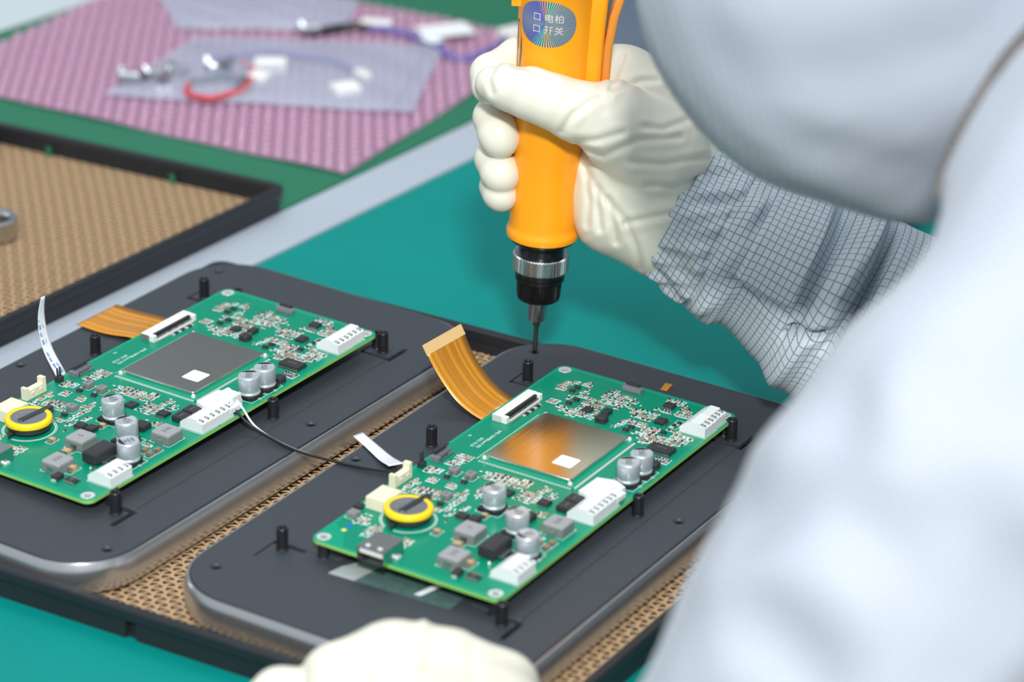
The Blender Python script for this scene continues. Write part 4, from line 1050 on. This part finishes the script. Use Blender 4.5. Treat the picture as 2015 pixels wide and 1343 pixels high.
# --- coverall body (hood, torso, both arms) as one surface
BODY_FOLDS = [([(283, -374, 169), (297, -376, 165), (308, -376, 156)], 11, 9), ([(268, -348, 188), (285, -351, 205), (297, -345, 222)], 6, 12), ([(284, -324, 229), (305, -347, 223), (311, -356, 208)], 5, 11),
              ([(322, -313, 249), (328, -341, 232), (337, -349, 209)], 7, 12), ([(319, -359, 198), (337, -359, 182), (348, -359, 161)], 7, 12), ([(196, -163, 237), (211, -160, 238), (222, -148, 231)], 3.5, 9),
              ([(162, -175, 268), (191, -175, 269), (230, -158, 280)], 3, 14), ([(330, -297, 255), (346, -339, 228), (357, -341, 180)], 6, 11), ([(275, -366, 176), (262, -360, 172)], -4, 14), ([(300, -340, 232), (318, -350, 205)], -3, 10)]
def body_sdf(Pn):
    larm = chain(Pn, [(338, -165, 272, 68), (329, -185, 248, 64), (324, -232, 240, 40), (321, -287, 197.7, 57), (308, -313, 162.8, 54), (293, -325, 121.6, 57.5), (277, -345, 64, 57), (218, -366, 48, 37), (186, -356, 40, 30)], 20)
    torso = chain(Pn, [(335, -20, 165, 110), (365, -30, 50, 126), (400, -40, -140, 134)], 40)
    sh = chain(Pn, [(345, -150, 205, 70), (335, -10, 185, 85), (278, 130, 145, 64)], 40)
    rarm = chain(Pn, [(275, 135, 140, 62), (226, 112, 50, 44), (172, 70, 66, 34), (155, 60, 69, 31)], 20)
    neck = seg(Pn, (300, -40, 205), (230, -78, 262), 46, 52)
    head = ellipsoid(Pn, (178.0, -88, 286.5), (89.5, 90, 94.5))
    chin = seg(Pn, (188, -92, 240), (200, -96, 236), 46, 44)
    hd = smin(smin(head, chin, 12), neck, 14)
    d = smin(torso, sh, 30); d = smin(d, larm, 14); d = smin(d, rarm, 14); d = smin(d, hd, 3)
    x, y, z = Pn.T
    on_head = np.clip((260 - x) / 60, 0, 1) * np.clip((z - 170) / 30, 0, 1)
    w1 = np.sin(.045 * x + .03 * y - .055 * z + 1.6 * np.sin(.021 * z + .017 * x) + 1.1 * np.sin(.05 * y)); w2 = np.sin(.075 * z + .05 * y + 1.9 * np.sin(.033 * x + .5) + .9 * np.sin(.06 * z))
    fold = (2.6 * w1 * np.abs(w1) + 1.7 * w2) * (1 - .65 * on_head) + .5 * np.sin(.16 * x - .1 * y + .05 * z + 2 * np.sin(.05 * z))
    for pts, am, w in BODY_FOLDS:
        cr = np.min([seg(Pn, p, q, 0, 0) for p, q in zip(pts[:-1], pts[1:])], axis=0)
        fold = fold + am * np.exp(-(cr / w) ** 2)
    return d + fold
V, Fq = surface(body_sdf, (60, -470, -200), (560, 260, 420), 6.5)
V = relax(V, Fq, 2, .4)
_wx = V @ CAM_R[:, 0]; _wy = V @ CAM_R[:, 1]; _c, _s = math.cos(.35), math.sin(.35)
uv = np.stack([_c * _wx + _s * _wy + 2.5 * np.sin(_wy / 38), -_s * _wx + _c * _wy + 2.5 * np.sin(_wx / 45)], 1)
person = mesh_np('person', V, Fq, 'cloth_body', None, uv)
tag(person, 'person in white grid-thread cleanroom coverall and gloves leaning over the tray', 'person')

GAP_LINE = [(289, -183, 314), (284.7, -185.2, 308.0), (278.2, -188.6, 298.6), (273.3, -190.5, 288.9), (271.0, -196.5, 281.7), (267.6, -199.5, 272.5), (264.6, -200.8, 262.1), (263.3, -203.4, 255.5), (263.4, -206.0, 248.8)]  # added dark tube: paints the shadow gap where the shoulder meets the hood
mb = MB(); mb.tube(smooth_path(GAP_LINE, 40), [3.4 - 2.0 * k / 39 for k in range(40)], 10); hm = mb.build('hood_gap_shade', 'gap_shade', person, 60); tag(hm, 'dark tube standing in for the shaded gap between shoulder and hood')
# --- right sleeve: gathered cuff, puffed cloth, flat tab and folds
def lerp(x, xs, ys): return np.interp(x, xs, ys)
def sleeve_point(v, th):
    t = math.cos(th); s = math.sin(th)
    hu = lerp(v, [0, 60, 150, 250, 385, 500, 580, 640], [141, 142, 152, 158, 172, 170, 158, 132]); hl = lerp(v, [0, 40, 94, 150, 171, 190, 215, 270, 290, 326, 394, 490, 570, 640], [131, 140, 158, 172, 174, 160, 164, 187, 194, 215, 226, 226, 190, 132])
    dz = lerp(v, [0, 100, 200, 400, 560, 640], [34, 37, 39, 41, 40, 30])
    h = (hu if t > 0 else hl) * math.copysign(abs(t) ** .92, t)      # pixels of the reference scale, divided below
    D = 0.0
    front = max(0.0, s) ** .6
    ss = lambda a, b, x: (lambda q: q * q * (3 - 2 * q))(min(1, max(0, (x - a) / (b - a))))
    g = lambda x, c, w: math.exp(-((x - c) / w) ** 2)
    if v < 130:
        env = ss(0, 30, v) * (1 - ss(104, 122, v)) + .06
        D += env * (1.5 * math.sin(th * 13 + .9 * math.sin(v / 17 + th * 2)) + .8 * math.sin(th * 23 + v / 11))
    D -= (1.9 + .7 * math.sin(th * 9)) * g(v, 112 + 7 * math.sin(th * 3), 7)
    D -= 1.2 * g(v, 9, 5)
    D += front * (4.5 * g(v, 140, 20) * (.6 + .6 * math.sin(th * 5 + 1.0)) + 1.3 * math.sin(th * 9 + v / 14) * g(v, 148, 26))
    e = ss(166 - h * .03, 171 - h * .03, v) * (1 - ss(278 - h * .08, 283 - h * .08, v)) * ss(-78, -72, h)
    D += 3.6 * e * front
    D -= front * 8.0 * g(v, 304 - h * .05, 16) * ss(-150, -60, h)
    D += front * 8.5 * g(v, 346 + h * .12, 24)
    D -= front * 11 * g(v, 390 - abs(h - 30) * .09, 12) * ss(-140, -90, h)
    D += front * 2.0 * ss(392, 404, v)
    D -= front * 5.0 * g(h, -84 - (v - 165) * .06, 9) * ss(150, 175, v) * (1 - ss(285, 300, v))
    D -= front * 8 * g(h, -118 + (v - 300) * .5, 9) * ss(288, 300, v) * (1 - ss(352, 372, v))
    D += front * 1.2 * math.sin(v / 23 + h / 30)
    n2 = np.array([.477, .878]); X = 56.3 + v * .878 / HK + n2[0] * h / HK; Y = -48.3 - v * .477 / HK + n2[1] * h / HK
    Z = -22 + v * .145 + dz * s
    nn = np.array([n2[0] * t, n2[1] * t, s]); nn /= np.linalg.norm(nn)
    return np.array([X, Y, Z]) + nn * D
NT = 220; vv = list(np.arange(0, 640, 2.4)); rows = []; uvr = []
for v in [46, 24, 10, 3] : pass
ring0 = [np.array(sleeve_point(0, 2 * math.pi * k / NT)) for k in range(NT)]; cen = sum(ring0) / NT; axv = np.array([.85, -.46, .25])
inner = [[tuple(cen + (p - cen) * q + axv * a) for p in ring0] for q, a in ((.86, 14), (.90, 5), (.955, .6))]
rows = inner + [[tuple(sleeve_point(v, 2 * math.pi * k / NT)) for k in range(NT)] for v in vv]
allv = [-9 * HK, -4 * HK, -1 * HK] + vv
V = np.array([p for L in rows for p in L]) @ CAM_R.T + HO
uv = np.array([(v / HK, k / NT * 2 * math.pi * 36.0) for v in allv for k in range(NT)])
Fq = [(i * NT + k, i * NT + (k + 1) % NT, (i + 1) * NT + (k + 1) % NT, (i + 1) * NT + k) for i in range(len(rows) - 1) for k in range(NT)]
for i, f in enumerate(Fq): Fq[i] = f[::-1]
sl = mesh_np('sleeve', V, Fq, 'cloth_sleeve', person, uv); tag(sl, 'grey checked sleeve with gathered cuff and folds')

# --- right glove
CREASES = [[(1227, 107), (1210, 149), (1199, 184)], [(1292, 159), (1260, 161), (1222, 176), (1200, 185)], [(1103, 267), (1123, 238), (1163, 208), (1193, 198)], [(1131, 285), (1168, 285), (1222, 270)],
           [(1138, 295), (1185, 313), (1247, 285), (1334, 275)], [(1144, 319), (1181, 378), (1228, 434), (1253, 488), (1262, 525)], [(1172, 372), (1181, 450)], [(1194, 394), (1213, 475)],
           [(1390, 312), (1300, 330), (1240, 325)], [(1330, 420), (1280, 430), (1230, 440)], [(1380, 350), (1320, 372), (1270, 368)], [(1350, 240), (1300, 262), (1262, 258)], [(1152, 330), (1160, 400), (1156, 440)],
           [(975, 140), (962, 165), (970, 192)], [(1010, 140), (1045, 150), (1090, 180)]]
CR = [[(((a[0] - 1084) / HK, (200 - a[1]) / HK), ((b[0] - 1084) / HK, (200 - b[1]) / HK)) for a, b in zip(c[:-1], c[1:])] for c in CREASES]
def glove_sdf(Pn):
    thumb = chain(Pn, [hpr(1290, 300, 10, 25), hpr(1205, 243, 19, 18), hpr(1130, 224, 25, 13.2), hpr(1085, 208, 27, 12.0), hpr(1040, 193, 26, 11.2), hpr(1000, 180, 20, 9.8), hpr(969, 170, 14, 7.9)], 4)
    index = chain(Pn, [hpr(1270, 200, -16, 20), hpr(1222, 140, -26, 13), hpr(1120, 105, -31, 10.5), hpr(1020, 112, -22, 10), hpr(965, 145, -5, 9), hpr(962, 172, 4, 8.2)], 3)
    middle = chain(Pn, [hpr(1270, 250, -18, 20), hpr(1205, 205, -27, 12), hpr(1100, 195, -31, 10), hpr(1005, 205, -22, 9.5), hpr(972, 228, -6, 9.4), hpr(981, 262, 5, 9.3), hpr(985, 274, 7, 8.8)], 3)
    ring = chain(Pn, [hpr(1270, 300, -18, 20), hpr(1195, 280, -27, 12), hpr(1100, 275, -30, 9.6), hpr(1005, 288, -20, 9.2), hpr(973, 308, -5, 9.0), hpr(984, 336, 5, 8.9), hpr(987, 342, 6, 8.5)], 3)
    little = chain(Pn, [hpr(1255, 350, -16, 19), hpr(1185, 345, -25, 11), hpr(1090, 340, -28, 8.8), hpr(1000, 348, -17, 8.2), hpr(978, 362, -4, 7.9), hpr(984, 377, 4, 7.8), hpr(987, 381, 5, 7.4)], 3)
    palm = chain(Pn, [hpr(1400, 470, 12, 25), hpr(1332, 410, 1, 27.6), hpr(1285, 345, -2, 30), hpr(1248, 250, -12, 26), hpr(1232, 190, -18, 22)], 10)
    heel = chain(Pn, [hpr(1300, 420, 4, 27), hpr(1215, 405, 2, 20), hpr(1172, 360, 0, 11)], 10)
    upper = chain(Pn, [hpr(1320, 350, -6, 26), hpr(1285, 230, -14, 21), hpr(1245, 160, -20, 15)], 8)
    fing = smin(smin(smin(index, middle, 1.0), ring, 1.0), little, 1.0)
    d = smin(smin(palm, heel, 12), upper, 8); d = smin(d, fing, 6); d = smin(d, thumb, 1.6)
    # keep the driver's body clear: the glove is pressed flat against it
    ax = Pn - np.array([0, 0, 0]); u = np.array([.0557, .906, .422]); u = u / np.linalg.norm(u)
    rad = np.linalg.norm(ax - (ax @ u)[:, None] * u, axis=1); d = np.maximum(d, 15.4 - rad)
    P2 = Pn[:, :2]; near = d < 4; ad = np.zeros(len(d))
    if near.any():
        q = P2[near]; acc = np.zeros(len(q))
        for c in CR:
            dd = np.min([seg2(q, a, b) for a, b in c], axis=0)
            acc += .8 * np.exp(-(dd / 1.3) ** 2) - .5 * np.exp(-((dd - 3.0) / 2.0) ** 2)
        ad[near] = acc
    return d + ad
V, Fq = surface(glove_sdf, (-45, -84, -72), (80, 36, 52), 0.95)
V = relax(V, Fq, 1, .4)
gl = mesh_np('glove', V @ CAM_R.T + HO, Fq, 'glove', person); tag(gl, 'cream latex glove gripping the orange screwdriver')

# --- left glove resting at the near edge of the tray
LO = np.array([93.6, -277.5, 31.5]); LK = 5.14
def left_sdf(Pn):
    def c(*p): return chain(Pn, p, 4)
    k1 = c((-25, 0, 4, 16), (-22, -14, 28, 18)); k2 = c((-4, 5, 3, 20), (-2, -16, 30, 20)); k3 = c((17, 3, 2, 18.5), (16, -16, 30, 20)); k4 = c((36, -3, 0, 16.5), (34, -18, 28, 18))
    back = c((5, -18, 34, 21), (22, -32, 68, 25), (32, -42, 98, 27)); back2 = c((36, -14, 20, 18), (36, -30, 60, 23))
    thumb = c((-30, -8, 10, 15), (-46, -6, 6, 12.5), (-56, -12, 6, 10.5))
    f1 = c((-22, 0, 4, 12), (-22, -3, -13, 9.5)); f2 = c((0, 4, 2, 13), (0, -2, -15, 10)); f3 = c((20, 2, 2, 12.5), (20, -3, -14, 9.5)); f4 = c((38, -4, 0, 11.5), (38, -7, -12, 9))
    d = smin(smin(k1, k2, 9), smin(k3, k4, 9), 9); d = smin(smin(d, back, 14), back2, 10); d = smin(d, thumb, 3.5)
    for f in (f1, f2, f3, f4): d = smin(d, f, 3)
    P2 = Pn[:, :2]; acc = 0
    for a, b, am in (((8, 24), (2, -10), -1.5), ((-24, 14), (-34, -12), 1.0), ((26, 16), (30, -12), .7), ((-10, 18), (-18, -10), .5), ((-38, 6), (-36, -14), 1.2)):
        dd = seg2(P2, a, b); acc = acc + am * np.exp(-(dd / 2.2) ** 2)
    X, Y, Z = Pn.T
    return d + acc + .25 * np.sin(.17 * X + .1 * Y + .12 * Z + np.sin(.11 * Y))
V, Fq = surface(left_sdf, (-72, -76, -34), (78, 34, 130), 1.5)
V = relax(V, Fq, 1, .4)
gl2 = mesh_np('glove', V @ CAM_R.T + LO, Fq, 'glove', person); tag(gl2, 'cream latex glove at the near tray edge')

# ================================================================== bubble wrap and parcels on the far bench
RB = rotz(0.05)
wrap = thing('bubble_wrap', 'sheet of pink bubble wrap spread on the green mat', 'bubble wrap', (-420, 322, 0), 0.075)
def wav(x, y): return .9 + .6 * math.sin(x * .035) * math.cos(y * .028 + 1) + .25 * math.sin(x * .09 + y * .07)
mb = MB(); nx, ny = 40, 38
hx, hy = 147.0, 132.0
for j in range(ny + 1):
    for i in range(nx + 1):
        x, y = -hx + 2 * hx * i / nx, -hy + 2 * hy * j / ny; mb.v.append(np.array([x, y, wav(x, y) + .4]))
for j in range(ny):
    for i in range(nx): a_ = j * (nx + 1) + i; mb.f.append((a_, a_ + 1, a_ + nx + 2, a_ + nx + 1)); mb.m.append(0)
mb.build('sheet', 'bubble_film', wrap, 60)
V = []; Fq = []; rnd = random.Random(2)
row = 0; y = -hy + 4
while y < hy - 3:
    x = -hx + 4 + (4.2 if row % 2 else 0)
    while x < hx - 3:
        b = len(V); z0 = wav(x, y) + .4; fl_ = rnd.uniform(.75, 1.1); R3 = 3.5
        for r, h in ((R3, 0), (R3 * .95, 1.7 * fl_), (R3 * .64, 3.1 * fl_)):
            for k in range(8): V.append((x + r * math.cos(k * math.pi / 4), y + r * math.sin(k * math.pi / 4), z0 + h))
        V.append((x, y, z0 + 3.6 * fl_))
        for q in (0, 8):
            for k in range(8): Fq.append((b + q + k, b + q + (k + 1) % 8, b + q + 8 + (k + 1) % 8, b + q + 8 + k))
        for k in range(0, 8, 2): Fq.append((b + 16 + k, b + 16 + k + 1, b + 16 + (k + 2) % 8, b + 24))
        x += 8.4
    y += 7.3; row += 1
o = mesh_np('bubbles', V, Fq, 'bubble_film', wrap); tag(o, kind='stuff')

def film_bag(name, label, quad, z, seed, zip_side=True):
    t = thing(name, label, 'plastic bag', (0, 0, 0)); C = [np.array(q, float) for q in quad]; n = 26
    def surf(u, v, s):
        p = (C[0] * (1 - u) + C[1] * u) * (1 - v) + (C[3] * (1 - u) + C[2] * u) * v
        hgt = (math.sin(math.pi * u) * math.sin(math.pi * v)) ** .45 * 5.5; w_ = .7 * math.sin(u * 13 + seed + v * 7) * math.sin(v * 11 + seed) + .4 * math.sin(u * 29 + v * 17)
        return np.array([p[0], p[1], z + s * hgt + (w_ if s else 0) + .3 * s])
    for s, nm in ((0, 'lower_film'), (1, 'upper_film')):
        mb = MB()
        for j in range(n + 1):
            for i in range(n + 1): mb.v.append(surf(i / n, j / n, s))
        for j in range(n):
            for i in range(n): a_ = j * (n + 1) + i; mb.f.append((a_, a_ + 1, a_ + n + 2, a_ + n + 1)); mb.m.append(0)
        mb.build(nm, 'bag_film', t, 60)
    if zip_side:
        mb = MB(); mb.tube([surf(.93, v, 1) + np.array([0, 0, .4]) for v in np.linspace(.02, .98, 14)], .9, 6); mb.build('zip_seal', 'bag_film', t, 60)
    return t
film_bag('zip_bag', 'clear zip bag of connectors and a red wire on the bubble wrap', [(-446, 214), (-281, 297), (-330, 408), (-466, 330)], 5.2, 1.0)
film_bag('zip_bag', 'clear bag behind the first, cut by the top picture edge', [(-484, 335), (-396, 396), (-424, 450), (-548, 392)], 5.2, 2.4, False)

def small(name, label, cat, parts, group=None):
    t = thing(name, label, cat, (0, 0, 0), 0, group)
    for nm, mb, ms, sm in parts: mb.build(nm, ms, t, sm)
    return t
def terminal(x, y, z, a, label):
    R = rotz(a)
    m1 = MB(); R2 = R @ np.array([[0, 0, 1.0], [0, 1, 0], [-1, 0, 0]]); m1.lathe([(3.2, 0), (4.0, .6), (4.0, 6), (3.0, 7), (3.0, 13), (2.2, 14)], 14, 0, (0, 0), R2, (x, y, z + 4))
    m2 = MB(); m2.lathe([(5.2, 0), (5.4, .4), (5.4, 2.6), (5.0, 3)], 6, 0, (0, 0), R2, (x, y, z + 5))
    return small('metal_connector', label, 'connector', [('barrel', m1, 'chrome', 35), ('hex_nut', m2, 'chrome', 30)], 'metal connectors in the clear bag')
CONN_LABELS = ['metal connector at the left corner of the clear zip bag', 'metal connector just right of the leftmost one in the zip bag', 'metal connector at the back of the pile in the zip bag', 'metal connector beside the red wire loop in the zip bag', 'metal connector above the black wire in the zip bag', 'rightmost metal connector in the clear zip bag']
for k, (x, y, a) in enumerate(((-452, 236, .4), (-440, 244, 1.2), (-436, 262, .2), (-424, 243, 2.2), (-420, 279, .7), (-409, 283, 1.9))):
    terminal(x, y, 6, a, CONN_LABELS[k])
m = terminal(-416, 372, 3.5, .9, 'shiny metal connector on a black lead beside the two bags'); m['group'] = 'loose leads on the wrap'
mb = MB(); mb.tube(smooth_path([(-412, 252, 8), (-404, 238, 8), (-386, 240, 8), (-378, 262, 9), (-392, 292, 9), (-412, 306, 8)]), 1.9, 8); o = mb.build('red_wire', 'wire_red', None, 60); tag(o, 'red wire loop bent inside the clear zip bag', 'wire')
mb = MB(); mb.tube(smooth_path([(-416, 258, 7), (-404, 276, 7), (-388, 280, 8), (-384, 262, 8)]), 2.2, 8); o = mb.build('black_wire', 'wire_black', None, 60); tag(o, 'short black wire curled beside the red wire in the bag', 'wire')
mb = MB(); mb.tube(smooth_path([(-432, 300, 7), (-400, 330, 8), (-366, 338, 8), (-344, 330, 8)]), 2.0, 8); m2 = MB(); m2.box(-6, 6, -3, 3, 0, 5, 0, .6, rotz(-.4), (-338, 328, 5))
small('grey_lead', 'blue-grey lead with a white plug inside the clear zip bag', 'wire', [('cord', mb, 'wire_purple', 60), ('plug', m2, 'white_plastic', 30)])
for (x, y, a, sx, sy, lb) in ((-392, 308, .6, 10, 7, 'larger white plastic plug in the middle of the clear bag'), (-331, 300, 1.0, 8, 6, 'small white plastic plug near the zip of the clear bag'), (-384, 286, .2, 6, 5, 'tiny white plastic plug nearest the red wire')):
    m1 = MB(); m1.box(-sx, sx, -sy, sy, 0, 6, 0, .8, rotz(a), (x, y, 5.4)); m2 = MB(); m2.box(-sx * .6, sx * .6, -sy * .5, sy * .5, 6, 7.2, 0, .3, rotz(a), (x, y, 5.4))
    small('white_plug', lb, 'plug', [('shell', m1, 'white_plastic', 30), ('rib', m2, 'white_plastic', 30)])
# purple lead with paper tags behind
mb = MB(); mb.tube(smooth_path([(-412, 376, 5), (-398, 402, 5.5), (-376, 412, 5.5), (-352, 410, 5.5), (-330, 402, 5.5), (-312, 389, 5), (-303, 398, 5), (-302, 424, 5), (-306, 446, 5)], 90), 2.6, 8)
m2 = MB(); m2.tube(smooth_path([(-412, 376, 5.2), (-400, 398, 5.8), (-386, 408, 5.8)]), 2.9, 8)
m3 = MB(); m3.box(-17, 17, -11, 11, 0, .5, 0, 0, rotz(.95), (-340, 424, 8.4)); m3.box(-7, 7, -5, 5, 0, .5, 0, 0, rotz(-.3), (-338, 405, 8.2))
m4 = MB(); m4.box(-10, 10, -4, 4, 0, 6, 0, .8, rotz(.45), (-384, 412, 4)); m5 = MB(); m5.box(-8, 8, -6, 6, 0, 6, 0, .8, rotz(1.2), (-305, 449, 4))
small('tagged_lead', 'purple-white lead with a paper tag lying behind the bag', 'cable', [('cord', mb, 'wire_purple', 60), ('dark_sheath', m2, 'wire_black', 60), ('paper_tag', m3, 'label_paper', None), ('plug', m4, 'white_plastic', 30), ('plug', m5, 'white_plastic', 30)])

# ================================================================== things at the back
eq = thing('equipment_case', 'blue-grey equipment case standing behind the gloved hand', 'equipment case', (-236, 449, 0), 0.5535)
mb = MB(); mb.prism(rrect(75, 60, 6, 4, 75, 60), 0, 210, 0, 3); mb.build('shell', 'bag_grey', eq, 30)
mb = MB(); mb.box(12, 138, -1.2, .4, 14, 70, 0, 0); mb.build('front_panel', 'bag_grey', eq)
bx = thing('component_box', 'low black component box on the teal mat beyond the sleeve', 'box', (-20, 318, 0), 0.12)
mb = MB(); mb.loft([at_z(rrect(52 + d, 26 + d, 5, 4), z) for d, z in ((-2, 0), (0, 16), (0, 18), (-1.6, 18), (-1.8, 3))], 0, True, True); mb.build('tub', 'tray_black', bx, 30)
mb = MB(); mb.prism(rrect(50, 24, 4, 4), 3.2, 6.0); mb.build('foam_pad', 'wire_black', bx)
